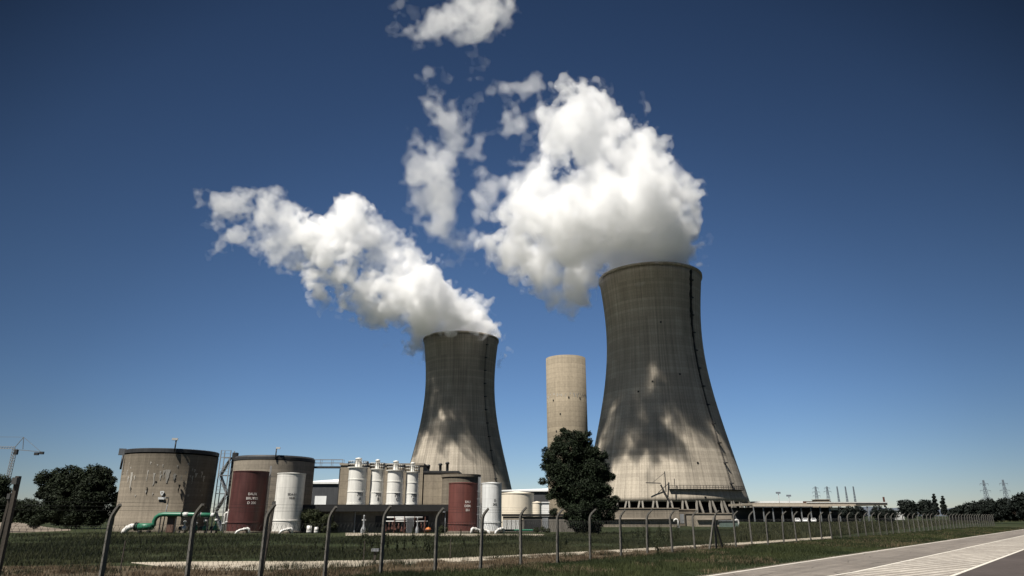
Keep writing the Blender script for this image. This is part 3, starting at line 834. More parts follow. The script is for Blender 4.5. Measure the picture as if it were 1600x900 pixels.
for px, h in ((668, .7), (687, .9), (698, 1.1)):
    x_ = at(px, 738, YK).x - ((xm + xr) / 2 + .6)
    MB().lathe([(.22, 0), (.22, h), (.34, h), (.30, h + .25), (.01, h + .35)], 16, c=(x_, -3.2, zk2 + .28)).build('vent', M['dark'], t)
# --- third vat behind the second red tank
X3, pr = round_fit([(690, 750, 770), (691, 750, 742)], 110)
t = empty('concrete_vat', (X3, 110, 0), 'small round concrete vat whose top shows above the second red tank', 'tank')
MB().lathe([(pr[0][0], 0), (pr[1][0], pr[1][1] - .4)], 72).build('wall', M['vat'], t)
MB().lathe([(pr[1][0] - .1, pr[1][1] - .4), (pr[1][0] + .15, pr[1][1] - .4), (pr[1][0] + .15, pr[1][1]), (.01, pr[1][1] + .1)], 72, smooth=False).build('roof', M['vat'], t)

# --- cream tanks and the low shed right of the second white tank
X, pr = round_fit([(781, 834, 790), (782, 834, 772)], 128)
t = empty('storage_tank', (X, 128, 0), 'squat cream tank standing behind the low shed', 'tank')
MB().lathe([(pr[0][0], 0), (pr[0][0], pr[1][1])], 72).build('wall', M['cream'], t)
MB().lathe([(pr[0][0] - .02, pr[1][1]), (pr[0][0] + .08, pr[1][1]), (pr[0][0] + .08, pr[1][1] + .12), (.01, pr[1][1] + .5)], 72, smooth=False).build('roof', M['cream'], t)
X, pr = round_fit([(832, 846, 800), (832, 846, 786)], 122)
t = empty('storage_tank', (X, 122, 0), 'tiny cream tank between the squat cream tank and the white hut', 'tank')
MB().lathe([(pr[0][0], 0), (pr[0][0], pr[1][1])], 40).build('wall', M['cream'], t)
MB().lathe([(pr[0][0] - .02, pr[1][1]), (pr[0][0] + .06, pr[1][1]), (pr[0][0] + .06, pr[1][1] + .1), (.01, pr[1][1] + .3)], 40, smooth=False).build('roof', M['cream'], t)
xl, xr = at(847.5, 800, 126).x, at(858, 800, 126).x; z = zat(784.5, 126)
t = empty('hut', ((xl + xr) / 2, 127, 0), 'small white hut beside the tiny cream tank', 'hut')
MB().box((0, 0, z / 2 - .1), (xr - xl, 2.2, z - .2)).build('wall', M['roof_white'], t)
MB().box((0, 0, z - .05), (xr - xl + .3, 2.5, .16)).build('roof', M['roof_white'], t)
YP = 104
xl, xr = at(784, 820, YP).x, at(906, 820, YP).x; z = zat(803.5, YP)
t = empty('low_shed', ((xl + xr) / 2, YP + 4, 0), 'low dark shed with white folding panels at one end, under the cream tanks', 'shed')
W = xr - xl
MB().box((0, 0, z / 2 - .15), (W - .3, 7.6, z - .3)).build('wall', M['wall_grey'], t)
MB().box((0, 0, z - .12), (W, 8, .3)).build('roof', M['black'], t)
def loc(px): return at(px, 815, YP).x - (xl + xr) / 2
for i in range(4):
    px = 788.5 + i * 7.0
    MB().box((loc(px), -3.84, .95), (.56, .08, 1.35)).build('door_panel', M['pale_steel'], t)
MB().box((loc(802), -3.83, 1.85), (2.9, .05, .4)).build('lintel', M['vat2'], t)
MB().box((loc(852), -3.84, 1.1), (.85, .08, 1.9)).build('door', M['galv'], t)
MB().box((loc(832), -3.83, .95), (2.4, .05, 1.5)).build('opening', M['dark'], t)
a = ground(784, 832); px_ = MB()
gp = [(at(783, 828.5, 99.5)), (at(800, 828.5, 99.5)), (at(830, 828.5, 99.5)), (at(838, 829.5, 99.5)), (at(840, 833, 99.5))]
t = empty('pipe_run', (gp[0].x, 99.5, 0), 'short green pipe lying in front of the low shed', 'pipe')
px_.tube([(p.x - gp[0].x, p.y - 99.5, max(.05, p.z)) for p in gp], .13, 8); px_.build('pipe', M['green'], t)
sp = MB()
for k in (0, 2.2, 4.4): sp.box((k, 0, .2), (.15, .3, .4))
sp.build('support', M['dark'], t)

# --- far sheds seen in the gaps
def far_shed(l, r, ytop, yeave, Y, label, panel=None, slope=0):
    xl, xr = at(l, 780, Y).x, at(r, 780, Y).x; zt = zat(ytop, Y, (l + r) / 2); ze = zat(yeave, Y, (l + r) / 2)
    t = empty('warehouse', ((xl + xr) / 2, Y + 12, 0), label, 'warehouse')
    MB().box((0, 0, ze / 2), (xr - xl, 24, ze)).build('wall', M['wall_dark'], t)
    pr_ = MB(); w_ = (xr - xl) / 2 + .6
    pr_.prism([(-w_, -12.5), (w_, -12.5), (w_, 12.5), (-w_, 12.5)], ze + .01, ze + (zt - ze) * .45)
    b = len(pr_.v)
    for x_, y_, z_ in ((-w_, -12.5, ze + (zt - ze) * .46), (w_, -12.5, ze + (zt - ze) * .46), (w_, 4, zt + 1.3), (-w_, 4, zt + .2), (w_, 12.5, ze + (zt - ze) * .46), (-w_, 12.5, ze + (zt - ze) * .46)):
        pr_.v.append((x_, y_, z_))
    pr_.face((b, b + 1, b + 2, b + 3), [(0, 0), (2 * w_, 0), (2 * w_, 16), (0, 16)])
    pr_.face((b + 3, b + 2, b + 4, b + 5), [(0, 0), (2 * w_, 0), (2 * w_, 8), (0, 8)])
    pr_.face((b, b + 3, b + 5), [(0, 0), (16, 1), (25, 0)]); pr_.face((b + 1, b + 4, b + 2), [(0, 0), (25, 0), (16, 1)])
    pr_.build('roof', M['roof_white'], t)
    for (pl, p_r, pt) in panel or ():
        a_, b_ = at(pl, 780, Y).x, at(p_r, 780, Y).x; z_ = zat(pt, Y, (pl + p_r) / 2)
        MB().box(((a_ + b_) / 2 - (xl + xr) / 2, -12.06, z_ / 2), (b_ - a_, .12, z_)).build('door_panel', M['roof_white'], t)
    return t
far_shed(474, 536, 749, 756, 215, 'dark warehouse with white roof and white door, seen under the footbridge', [(492, 510, 775)])
far_shed(786, 935, 764, 768, 235, 'dark warehouse with a white roof edge behind the cream tanks', [(840, 862, 790)])
# --- green header pipe and pump gear in front of the big vat
YG = 97.0
def gp(px, py): return at(px, py, YG)
o = gp(240, 820)
t = empty('header_pipe', (o.x, YG, 0), 'thick dark green header pipe with white end bend in front of the big concrete vat', 'pipe')
def rel(px, py, dy=0): q = gp(px, py); return (q.x - o.x, dy, q.z)
MB().tube([rel(212, 823), rel(226, 823), rel(239, 822.6)], .44, 16).build('pipe', M['green'], t)
MB().tube([rel(238, 822.5), rel(240.5, 820), rel(241, 814), rel(244, 808.5), rel(249, 804.8), rel(256, 803.6), rel(290, 803.8), rel(310, 804.2), rel(336, 805)], .28, 12).build('riser', M['green'], t)
wb = MB().tube([rel(212.5, 822.6), rel(206, 822.6), rel(200, 825), rel(195, 829.5), rel(192, 836)], .38, 14); wb.build('end_bend', M['pipe_white'], t)
fl = MB()
fl.tube([rel(211.2, 822.8), rel(212.8, 822.8)], .55, 14); fl.tube([rel(214.5, 823), rel(215.6, 823)], .54, 14)
for px in (284, 312): fl.tube([rel(px, 803.9), rel(px + 1.0, 803.9)], .42, 12)
fl.build('flange', M['dark'], t)
sl = MB()
for px in (288, 300): pass
sl.tube([rel(287, 803.85), rel(294.5, 803.9)], .295, 12); sl.tube([rel(307.5, 804.1), rel(315, 804.3)], .295, 12); sl.tube([rel(330, 804.85), rel(335.5, 805)], .295, 12)
sl.build('sleeve', M['pale_steel'], t)
su = MB()
for px in (220, 234): su.box((rel(px, 820)[0], 0, .1), (.3, .7, .5))
for px in (252, 276, 300, 326): su.bar((rel(px, 805)[0], 0, 0), (rel(px, 805)[0], 0, rel(px, 806)[2]), .12)
su.build('support', M['dark'], t)

sk_r = random.Random(4)
def pump_set(px, label, col, tall):
    q = gp(px, 828); t = empty('pump_set', (q.x, YG + .9, 0), label, 'pump')
    MB().box((0, 0, .15), (1.0, .8, .3)).build('plinth', M['basin'], t)
    m = MB().tube([(-.38, 0, .62), (-.2, 0, .62), (.12, 0, .62)], [.22, .26, .26], 12)
    m.build('motor', M['dark'], t)
    c = MB().lathe([(.1, .3), (.33, .45), (.33, .8), (.14, .95), (.14, 1.0)], 14, c=(.32, 0, 0)); c.build('casing', M[col], t)
    r = MB().tube([(.32, 0, .95), (.32, 0, tall * .62)], .11, 8); r.build('riser', M[col], t)
    v = MB().lathe([(.05, 0), (.22, .05), (.22, .28), (.05, .34)], 12, c=(.32, 0, tall * .62)); v.build('valve', M['pale_steel'], t)
    hw_ = MB().lathe([(.24, 0), (.28, .03), (.24, .06)], 12, c=(.32, 0, tall * .62 + .55), closed=True); hw_.bar((.32, 0, tall * .62 + .3), (.32, 0, tall * .62 + .58), .05)
    hw_.build('handwheel', M['dark'], t)
pump_set(279, 'pump with a white valve under the green header, nearest the brown cabinet', 'pale_steel', 2.0)
pump_set(297, 'dark green pump under the middle of the header pipe', 'green', 1.7)
pump_set(311, 'bright green pump just right of the curved fence post, under the header', 'green', 2.2)
pump_set(328, 'green pump at the right end of the header, beside the white standpipes', 'green', 2.4)
q = gp(263, 825); t = empty('cabinet', (q.x, YG + .6, 0), 'brown upright cabinet under the green header pipe', 'cabinet')
MB().box((0, 0, 1.05), (.95, .5, 2.0)).build('body', paint('brown_cabinet_paint', (.10, .055, .04), .6, .2), t)
MB().box((0, 0, 2.1), (1.1, .65, .1)).build('lid', M['dark'], t)
MB().box((0, -.265, 1.0), (.8, .03, 1.7)).build('door', paint('brown_door_paint', (.13, .075, .055), .6, .2), t)
for px, h, lab in ((345, 2.6, 'taller white standpipe left of the first red tank'), (349.5, 3.0, 'white standpipe with a side branch touching the first red tank')):
    q = gp(px, 828); t = empty('standpipe', (q.x, YG + .8, 0), lab, 'pipe')
    MB().tube([(0, 0, 0), (0, 0, h * .9), (.1, 0, h), (.5, 0, h)], .13, 8).build('pipe', M['pipe_white'], t)
    MB().lathe([(.13, 0), (.26, 0), (.26, .12), (.13, .12)], 12, c=(0, 0, h * .45), closed=True).build('flange', M['pale_steel'], t)
# lamp post in front of the vat
q = ground(252.5, 833); hz = zat(778, q.y, 262)
t = empty('lamp_post', (q.x, q.y, 0), 'thin steel lamp post leaning in front of the big concrete vat', 'lamp post')
MB().tube([(0, 0, 0), (.10, 0, hz * .5), (.28, 0, hz * .98)], [.09, .07, .05], 6).build('pole', M['galv'], t)
MB().box((.05, -.3, hz), (.35, .9, .16)).build('lamp', M['galv'], t)

# --- machinery along the service building
def small_plant():
    y = 97.8
    X_ = lambda px: at(px, 820, y).x
    t = empty('pipe_rack', (X_(640), y, 0), 'low rack of pale and rusty pipes in front of the service building', 'pipe rack')
    m = MB()
    for z, r_, a, b in ((2.0, .10, 604, 660), (1.75, .13, 617, 640), (1.5, .07, 600, 668)):
        m.tube([(X_(a) - X_(640), 0, z), (X_(b) - X_(640), 0, z)], r_, 8)
    m.build('pipe', M['pale_steel'], t)
    f = MB()
    for px in (600, 616, 632, 648, 664):
        f.bar((X_(px) - X_(640), .2, 0), (X_(px) - X_(640), .2, 2.1), .1); f.bar((X_(px) - X_(640), -.2, 0), (X_(px) - X_(640), -.2, 2.1), .1)
        f.bar((X_(px) - X_(640), -.3, 1.38), (X_(px) - X_(640), .3, 1.38), .1)
    f.build('frame', M['rust'], t)
    v = MB(); r_ = random.Random(9)
    for px in range(603, 668, 5):
        x_ = X_(px) - X_(640); h = r_.uniform(.7, 1.5)
        v.tube([(x_, -.05, .1), (x_, -.05, h)], r_.uniform(.05, .12), 6); v.box((x_, -.1, r_.uniform(.3, .9)), (.28, .25, .3))
    v.build('valve_row', M['rust'], t)
    for px, h, w_, lab in ((569.5, 2.3, .15, 'white bottle-shaped vessel beside the dark door of the service building'), (653, 2.0, .11, 'white vertical pipe with side arms near the right end of the pipe rack')):
        t = empty('vessel', (X_(px), y - .5, 0), lab, 'vessel')
        MB().lathe([(w_ * 2.6, 0), (w_ * 2.6, .2), (w_ * 2.2, .6), (w_ * .9, .9), (w_ * .8, h - .2), (w_ * .9, h - .15), (w_ * .5, h), (.01, h + .02)], 14).build('body', M['galv'], t)
        MB().tube([(-w_ * 1.8, 0, h * .72), (w_ * 1.8, 0, h * .72)], .07, 6).build('branch', M['pale_steel'], t)
    t = empty('switch_cabinet', (X_(642), y - .6, 0), 'grey switch cabinet standing before the pipe rack', 'cabinet')
    MB().box((0, 0, .95), (.95, .45, 1.7)).build('body', M['galv'], t)
    MB().box((0, -.235, .95), (.82, .03, 1.5)).build('door', M['wall_dark'], t)
    MB().box((0, 0, 1.83), (1.05, .55, .06)).build('lid', M['galv'], t)
    t = empty('buoy', (X_(670.5), y - .8, 0), 'small orange and red float lying near the right end of the building', 'float')
    MB().lathe([(.01, .1), (.3, .2), (.42, .42), (.3, .66), (.08, .74), (.01, .8)], 16).build('body', M['orange'], t)
    MB().lathe([(.40, .30), (.44, .33), (.44, .45), (.40, .48)], 16, closed=True).build('band', M['rust'], t)
    for px, s_, lab in ((485.5, 1.0, 'white drum beside the bushes right of the first white tank'), (496.5, .8, 'smaller white drum beside the bushes right of the first white tank')):
        t = empty('drum', (X_(px), y - .5, 0), lab, 'drum')
        MB().lathe([(.01, 0), (.34 * s_, 0), (.36 * s_, .3 * s_), (.34 * s_, .32 * s_), (.36 * s_, .34 * s_), (.34 * s_, .95 * s_), (.01, .97 * s_)], 18).build('body', M['pipe_white'], t)
        MB().lathe([(.3 * s_, .97 * s_), (.36 * s_, .97 * s_), (.36 * s_, 1.0 * s_), (.3 * s_, 1.0 * s_)], 18, closed=True).build('rim', M['galv'], t)
small_plant()
# thin lamp posts near the service building
for px, top, lab in ((695, 800, 'thin light pole in front of the service building, next to the second red tank'),):
    q = ground(px, 837); hz = zat(top, q.y, px)
    t = empty('lamp_post', (q.x, q.y, 0), lab, 'lamp post')
    MB().tube([(0, 0, 0), (0, 0, hz)], [.06, .04], 6).build('pole', M['galv'], t)
    MB().box((-.15, -.2, hz), (.25, .6, .12)).build('lamp', M['galv'], t)

# --- low concrete buildings at the foot of the nearer tower
def wall_building(l, r, ytop, Y, depth, label, mat, ledge=None, extra=None, name='concrete_outbuilding'):
    xl, xr = at(l, 815, Y).x, at(r, 815, Y).x; z = zat(ytop, Y, (l + r) / 2)
    t = empty(name, ((xl + xr) / 2, Y + depth / 2, 0), label, 'building')
    MB().box((0, 0, z / 2), (xr - xl, depth, z)).build('wall', mat, t)
    MB().box((0, 0, z + .1), (xr - xl + .3, depth + .3, .2)).build('coping', M['basin'], t)
    if ledge:
        zl = zat(ledge, Y, (l + r) / 2)
        MB().tube([(-(xr - xl) / 2 + .3, -depth / 2 - .28, zl), ((xr - xl) / 2 - .3, -depth / 2 - .28, zl)], .22, 8).build('pipe', M['basin'], t)
    if extra: extra(t, lambda px: at(px, 815, Y).x - (xl + xr) / 2, -depth / 2)
    return t
def doors(t, loc, fy):
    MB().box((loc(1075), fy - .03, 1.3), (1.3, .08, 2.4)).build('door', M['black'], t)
    MB().box((loc(1066), fy - .03, 1.6), (.9, .08, 2.0)).build('vent', M['galv'], t)
wall_building(922, 1062, 795, 150, 10, 'long weathered concrete outbuilding with a pipe along it, left of the crossed brace', M['basin'], 811)
wall_building(1060, 1088, 797, 163, 8, 'narrow outbuilding with a dark doorway between the two longer concrete walls', M['vat'], None, doors)
wall_building(1087, 1144, 803, 155, 8, 'pale concrete outbuilding with a ledge, behind the crossed brace posts', M['vat2'], 812)
wall_building(1028, 1052, 797, 190, 8, 'small ochre block peeping over the long concrete outbuilding', concrete('ochre_render', (.34, .29, .17), .85, 1.1, 2, 0, .2), None)
for px, top, Y, lab in ((1059.5, 811, 140, 'white swan-neck vent pipe left of the dark doorway'), (1154, 812, 150, 'pale swan-neck vent pipe right of the concrete outbuildings')):
    q = at(px, 815, Y); z = zat(top, Y, px)
    t = empty('vent_pipe', (q.x, Y, 0), lab, 'pipe')
    MB().tube([(0, 0, 0), (0, 0, z - .5), (-.1, 0, z - .12), (-.4, 0, z), (-.7, 0, z - .15), (-.8, 0, z - .5)], .17, 8).build('pipe', M['pipe_white'], t)
    MB().lathe([(.17, 0), (.32, 0), (.32, .12), (.17, .12)], 12, closed=True).build('flange', M['galv'], t)
q = at(1139, 823, 140)
t = empty('utility_box', (q.x, 140, 0), 'low grey-green utility box in the grass right of the crossed brace', 'box')
MB().box((0, 0, .7), (3.4, 1.4, 1.1), taper=.9).build('body', paint('grey_green_box', (.12, .16, .14), .6, .2), t)
MB().box((0, 0, 1.3), (3.5, 1.6, .14)).build('lid', M['galv'], t)

# --- long open shed on the right
YC = 262
xl, xr = at(1176, 790, YC).x, at(1388, 790, YC).x
z1 = zat(786.5, YC, 1280); z0 = zat(791.5, YC, 1280)
t = empty('open_shed', ((xl + xr) / 2, YC + 15, 0), 'long flat open shed with white and tan roof edge, right of the cooling towers', 'shed')
W = xr - xl
MB().box((0, 0, (z0 + z1) / 2 + .3), (W - .3, 29.7, z1 - z0 - .3)).build('roof', M['vat2'], t)
MB().box((-W * .12, -15.1, z0 + .45), (W * .76, .3, .8)).build('fascia', M['roof_tan'], t)
MB().box((W * .2, -15.0, z1 + .32), (W * .6, .3, .35)).build('gutter', M['pale_steel'], t)
MB().box((0, 12, z0 / 2), (W - 1, .4, z0)).build('back_wall', M['wall_dark'], t)
for i in range(15):
    x_ = -W / 2 + .5 + (W - 1) * i / 14
    MB().box((x_, -14.2, z0 / 2 + .15), (.35, .35, z0 - .1)).build('column', M['galv'], t)
x_ = at(1309, 795, YC).x - (xl + xr) / 2
MB().box((x_, -12, z0 - .75), (2.6, .5, .9)).build('sign_panel', M['roof_white'], t)
MB().box((W * .49, -13.5, z0 + 1.6), (.5, .5, 3.6)).build('end_post', M['rust'], t)
YB2 = 300
xl, xr = at(1278, 780, YB2).x, at(1296, 780, YB2).x; z = zat(781, YB2, 1287)
t = empty('rooftop_block', ((xl + xr) / 2, YB2 + 3, 0), 'small tan block rising above the long open shed', 'building')
MB().box((0, 0, z / 2), (xr - xl, 6, z)).build('wall', M['block'], t)
MB().box((0, 0, z + .12), (xr - xl + .5, 6.5, .24)).build('roof', M['vat2'], t)
MB().box((0, -3.05, z - 1.2), (2.2, .12, .7)).build('window', M['glass'], t)
# back building with red roof edge behind it
xl, xr = at(1188, 780, 330).x, at(1300, 780, 330).x; z = zat(786, 330, 1245)
t = empty('flat_building', ((xl + xr) / 2, 338, 0), 'flat building with a pale and brick-red roof line behind the open shed', 'building')
MB().box((0, 0, z / 2), (xr - xl, 14, z)).build('wall', M['wall_dark'], t)
MB().box((-(xr - xl) * .2, 0, z + .45), ((xr - xl) * .6, 14.4, .9)).build('roof_edge', M['roof_white'], t)
MB().box(((xr - xl) * .3, 0, z + .4), ((xr - xl) * .39, 14.4, .8)).build('roof_edge', M['rust'], t)
xl, xr = at(1390, 780, 420).x, at(1408, 780, 420).x; z = zat(798, 420, 1400)
t = empty('flat_building', ((xl + xr) / 2, 426, 0), 'small pale shed between the open shed and the round trees', 'building')
MB().box((0, 0, z / 2), (xr - xl, 12, z)).build('wall', M['pale_steel'], t)
MB().box((0, 0, z + .2), (xr - xl + .8, 12.8, .4)).build('roof', M['galv'], t)

# --- parked cars by the shed
def car_proto():
    b = empty('parked_car', (0, 0, 0))
    body = MB()
    side = [(-2.0, .35), (2.05, .35), (2.1, .62), (1.95, .86), (1.05, .95), (-2.0, .98), (-2.08, .7)]
    cab = [(-1.9, .95), (.98, .94), (.35, 1.42), (-1.35, 1.46)]
    def ext(mb, prof, w0, w1):
        n = len(prof); k = len(mb.v)
        for s_, w_ in ((-1, w0), (1, w0)):
            for i, (x, z) in enumerate(prof):
                mb.v.append((x, s_ * (w1 if z > 1.2 else w_), z))
        for i in range(n):
            j = (i + 1) % n; mb.face((k + i, k + j, k + n + j, k + n + i), [(0, 0), (1, 0), (1, 1), (0, 1)])
        mb.face([k + i for i in range(n)][::-1], [(0, 0)] * n); mb.face([k + n + i for i in range(n)], [(0, 0)] * n)
    ext(body, side, .85, .85); ext(body, cab, .82, .66)
    return b, body
CW = paint('white_car_paint', (.78, .78, .77), .25, .05); CS = paint('silver_car_paint', (.45, .46, .47), .3, .05, 0, .4)
def car(px, py, Y, rz, label, mat):
    q = at(px, py, Y); t = empty('parked_car', (q.x, Y, 0), label, 'car', 'cars parked by the open shed', rz)
    _, body = car_proto(); _.name = 'spare'; bpy.data.objects.remove(_)
    body.build('body', mat, t)
    wn = MB()
    for s_ in (-1, 1):
        wn.v += [(-1.6, s_ * .80, 1.0), (.7, s_ * .80, 1.0), (.25, s_ * .69, 1.36), (-1.25, s_ * .69, 1.38)]
        k = len(wn.v) - 4; wn.face((k, k + 1, k + 2, k + 3), [(0, 0), (2, 0), (2, 1), (0, 1)])
    wn.v += [(.96, -.7, .98), (.96, .7, .98), (.42, .6, 1.38), (.42, -.6, 1.38)]; k = len(wn.v) - 4
    wn.face((k, k + 1, k + 2, k + 3), [(0, 0), (2, 0), (2, 1), (0, 1)])
    wn.v += [(-1.93, -.7, 1.0), (-1.93, .7, 1.0), (-1.44, .6, 1.4), (-1.44, -.6, 1.4)]; k = len(wn.v) - 4
    wn.face((k, k + 1, k + 2, k + 3), [(0, 0), (2, 0), (2, 1), (0, 1)])
    wn.build('window', M['glass'], t)
    for x in (-1.25, 1.3):
        for s_ in (-1, 1): MB().tube([(x, s_ * .68, .31), (x, s_ * .88, .31)], .31, 14).build('wheel', M['rubber'], t)
    for s_ in (-1, 1): MB().box((2.06, s_ * .6, .72), (.08, .32, .14)).build('headlight', M['pale_steel'], t)
car(1246, 812, 250, -1.9, 'white parked car, first from the cooling tower, by the open shed', CW)
car(1258.5, 812, 252, -2.0, 'white parked car in the middle of the three by the open shed', CW)
car(1271, 812, 250, -1.95, 'white parked car, last of the three, farthest from the cooling tower', CW)

# --- lamp masts and pylons
def lamp_mast(px, ytop, Y, label):
    q = at(px, 800, Y); z = zat(ytop, Y, px)
    t = empty('floodlight_mast', (q.x, Y, 0), label, 'floodlight mast')
    MB().tube([(0, 0, 0), (0, 0, z)], [.22, .12], 6).build('pole', M['galv'], t)
    MB().box((0, 0, z + .25), (1.7, .7, .7)).build('lamp', M['lattice'], t)
lamp_mast(1219.5, 771, 290, 'taller floodlight mast above the open shed')
lamp_mast(1235.5, 775.5, 290, 'shorter floodlight mast above the open shed')

def pylon(px, ytop, Y, label, arms, w0, group='lattice pylons on the horizon'):
    q = at(px, 790, Y); h = zat(ytop, Y, px)
    t = empty('pylon', (q.x, Y, 0), label, 'pylon', group)
    m = MB(); k = 9; th = max(.22, Y * .00030)
    def wz(z): return w0 * (1 - z / h) ** 1.25 + .5
    C4 = [(-1, -1), (1, -1), (1, 1), (-1, 1)]
    zs = [h * (1 - (1 - i / k) ** 1.15) for i in range(k + 1)]
    for z0_, z1_ in zip(zs, zs[1:]):
        a, b = wz(z0_), wz(z1_)
        for i in range(4):
            c, d = C4[i], C4[(i + 1) % 4]
            m.bar((c[0] * a, c[1] * a, z0_), (c[0] * b, c[1] * b, z1_), th)
            m.bar((c[0] * a, c[1] * a, z0_), (d[0] * b, d[1] * b, z1_), th * .6); m.bar((d[0] * a, d[1] * a, z0_), (c[0] * b, c[1] * b, z1_), th * .6)
    m.build('mast', M['lattice'], t)
    for f, L_ in arms:
        a = MB(); z = h * f
        for s_ in (-1, 1):
            a.bar((0, 0, z + .9), (s_ * L_, 0, z), th); a.bar((0, 0, z - .6), (s_ * L_, 0, z), th)
            a.bar((s_ * L_, 0, z), (s_ * L_, 0, z - 1.8), th * .7)
        a.build('crossarm', M['lattice'], t)
    return t
pylon(1278, 760, 760, 'lattice pylon with arms, first of the cluster above the open shed', [(.95, 3), (.82, 4), (.7, 4)], 2.4)
pylon(1296, 760, 780, 'lattice pylon rising just right of the tan rooftop block', [(.95, 3), (.84, 4)], 2.4)
for px, lab in ((1312, 'bare thin mast, first of three in a row on the horizon'), (1325, 'bare thin mast in the middle of three on the horizon'), (1337.5, 'bare thin mast, last of three in a row on the horizon')):
    pylon(px, 760, 980, lab, [], 1.1, 'thin masts on the horizon')
pylon(1544.5, 750, 700, 'tall arm-bearing pylon above the dark treeline, nearer the poplars', [(.9, 4.2), (.72, 5.2), (.52, 5)], 2.8)
pylon(1575.5, 749.5, 720, 'tall arm-bearing pylon above the dark treeline, nearer the big edge tree', [(.9, 4.2), (.72, 5.2), (.52, 5)], 2.8)

# --- tower crane at the left edge
YT = 520
q = at(10, 760, YT); zj = zat(701, YT, 12); za = zat(683, YT, 22)
t = empty('tower_crane', (q.x, YT, 0), 'distant tower crane with white jib and dark counterweights, over the trees at the left edge', 'crane')
m = MB(); w_ = 1.0; nz = 26
for i in range(nz):
    z0_, z1_ = zj * i / nz, zj * (i + 1) / nz
    for a, b in (((-1, -1), (1, -1)), ((1, -1), (1, 1)), ((1, 1), (-1, 1)), ((-1, 1), (-1, -1))):
        m.bar((a[0] * w_, a[1] * w_, z0_), (a[0] * w_, a[1] * w_, z1_), .3); m.bar((a[0] * w_, a[1] * w_, z0_), (b[0] * w_, b[1] * w_, z1_), .18)
m.build('mast', M['crane_white'], t)
dx = (at(25, 700, YT).x - q.x)
ap = MB(); ap.bar((-.8, 0, zj), (4.6, 0, za), .35); ap.bar((6, 0, zj - .5), (4.6, 0, za), .35); ap.build('apex', M['crane'], t)
j = MB(); L_ = 48
for i in range(24):
    x0, x1 = -i * 2.0, -(i + 1) * 2.0
    for s_ in (-.7, .7): j.bar((x0, s_, zj), (x1, s_, zj), .28); j.bar((x0, s_, zj), ((x0 + x1) / 2, 0, zj + 1.5), .16); j.bar(((x0 + x1) / 2, 0, zj + 1.5), (x1, s_, zj), .16)
    j.bar((x0, 0, zj + 1.5), (x1, 0, zj + 1.5), .24)
j.build('jib', M['crane_white'], t)
cj = MB(); xe = at(69, 705, YT).x - q.x; ze = zat(706.5, YT, 66)
cj.bar((0, 0, zj - .6), (xe, 0, ze), .7, .45); cj.build('counter_jib', M['crane'], t)
ti = MB(); ti.bar((4.6, 0, za), (xe - 2, 0, ze), .22); ti.bar((4.6, 0, za), (-30, 0, za + .3), .2); ti.build('tie_bar', M['crane'], t)
MB().box((xe - 1.5, 0, ze - .6), (2.6, 1.8, 1.9)).build('counterweight', M['dark'], t)
MB().box((xe - 5.2, 0, ze - 1.2), (2.8, 1.8, 2.0)).build('counterweight', M['dark'], t)
MB().box((2.2, -.8, zj - 2.6), (1.9, 2.0, 3.6)).build('cab', M['dark'], t)

# ------------------------------------------------------------------ trees
def crown_mesh(name, clumps, n, size, mat, parent, seed=0, flat=.55, shell=.55, droop=0.0):
    rng = np.random.default_rng(seed)
    C = np.array([c[:3] for c in clumps]); Rr = np.array([c[3] if len(c) == 4 else c[3] for c in clumps]); S = np.array([c[4] if len(c) > 4 else .85 for c in clumps])
    wts = Rr ** 2.2; idx = rng.choice(len(C), n, p=wts / wts.sum())
    d = rng.normal(size=(n, 3)); d /= np.linalg.norm(d, axis=1)[:, None]
    rad = rng.uniform(shell ** 3, 1, n) ** (1 / 3) * (1 + rng.normal(0, .10, n))
    # sprays: leaves gather on a few hundred twig directions, so the outline is ragged with gaps between
    P = C[idx] + d * (rad * Rr[idx])[:, None] * np.stack([np.ones(n), np.ones(n), S[idx]], 1)
    key = np.floor(P / (size * 4.2)); h = np.sin(key @ np.array([12.9898, 78.233, 37.719])) * 43758.5453; h -= np.floor(h)
    keep = h > .20; P = P[keep]; d = d[keep]; h = h[keep]; m = len(P)
    nrm = d * .6 + rng.normal(size=(m, 3)) * .7 + np.array([0, 0, .35]); nrm /= np.linalg.norm(nrm, axis=1)[:, None]
    t1 = np.cross(nrm, rng.normal(size=(m, 3))); t1 /= np.linalg.norm(t1, axis=1)[:, None]; t2 = np.cross(nrm, t1)
    s = size * rng.uniform(.6, 1.35, m)[:, None]
    V = np.stack([P - t1 * s * .9, P + t2 * s * flat * .55 - t1 * s * .1, P + t1 * s, P - t2 * s * flat * .55 - t1 * s * .05], 1).reshape(-1, 3)
    F = np.arange(m * 4).reshape(-1, 4)
    tone = np.clip(.55 * h + .45 * rng.random(m), 0, 1)
    return mesh_np(name, V, F, mat, parent, attr=tone)

def trunk_mesh(base_r, h, lean, branches, parent, name='trunk', seed=0):
    r = random.Random(seed); m = MB()
    pts = [(lean * (z / h) ** 1.4 + r.uniform(-.05, .05) * base_r * 3, r.uniform(-.05, .05) * base_r * 3, z) for z in np.linspace(-.1, h, 9)]
    m.tube(pts, [base_r * (1.25 if i == 0 else 1 - .85 * i / 8) for i in range(9)], 9)
    for (f, ang, L_, up) in branches:
        i = min(8, max(0, int(f * 8))); p = Vector(pts[i]); d = Vector((cos(ang), sin(ang), up)).normalized()
        q1 = p + d * L_ * .5 + Vector((0, 0, .08 * L_)); q2 = p + d * L_ + Vector((0, 0, .25 * L_))
        rb = base_r * (1 - .8 * i / 8) * .6
        m.tube([p, q1, q2], [rb, rb * .6, rb * .2], 6)
    return m.build(name, M['bark'], parent)

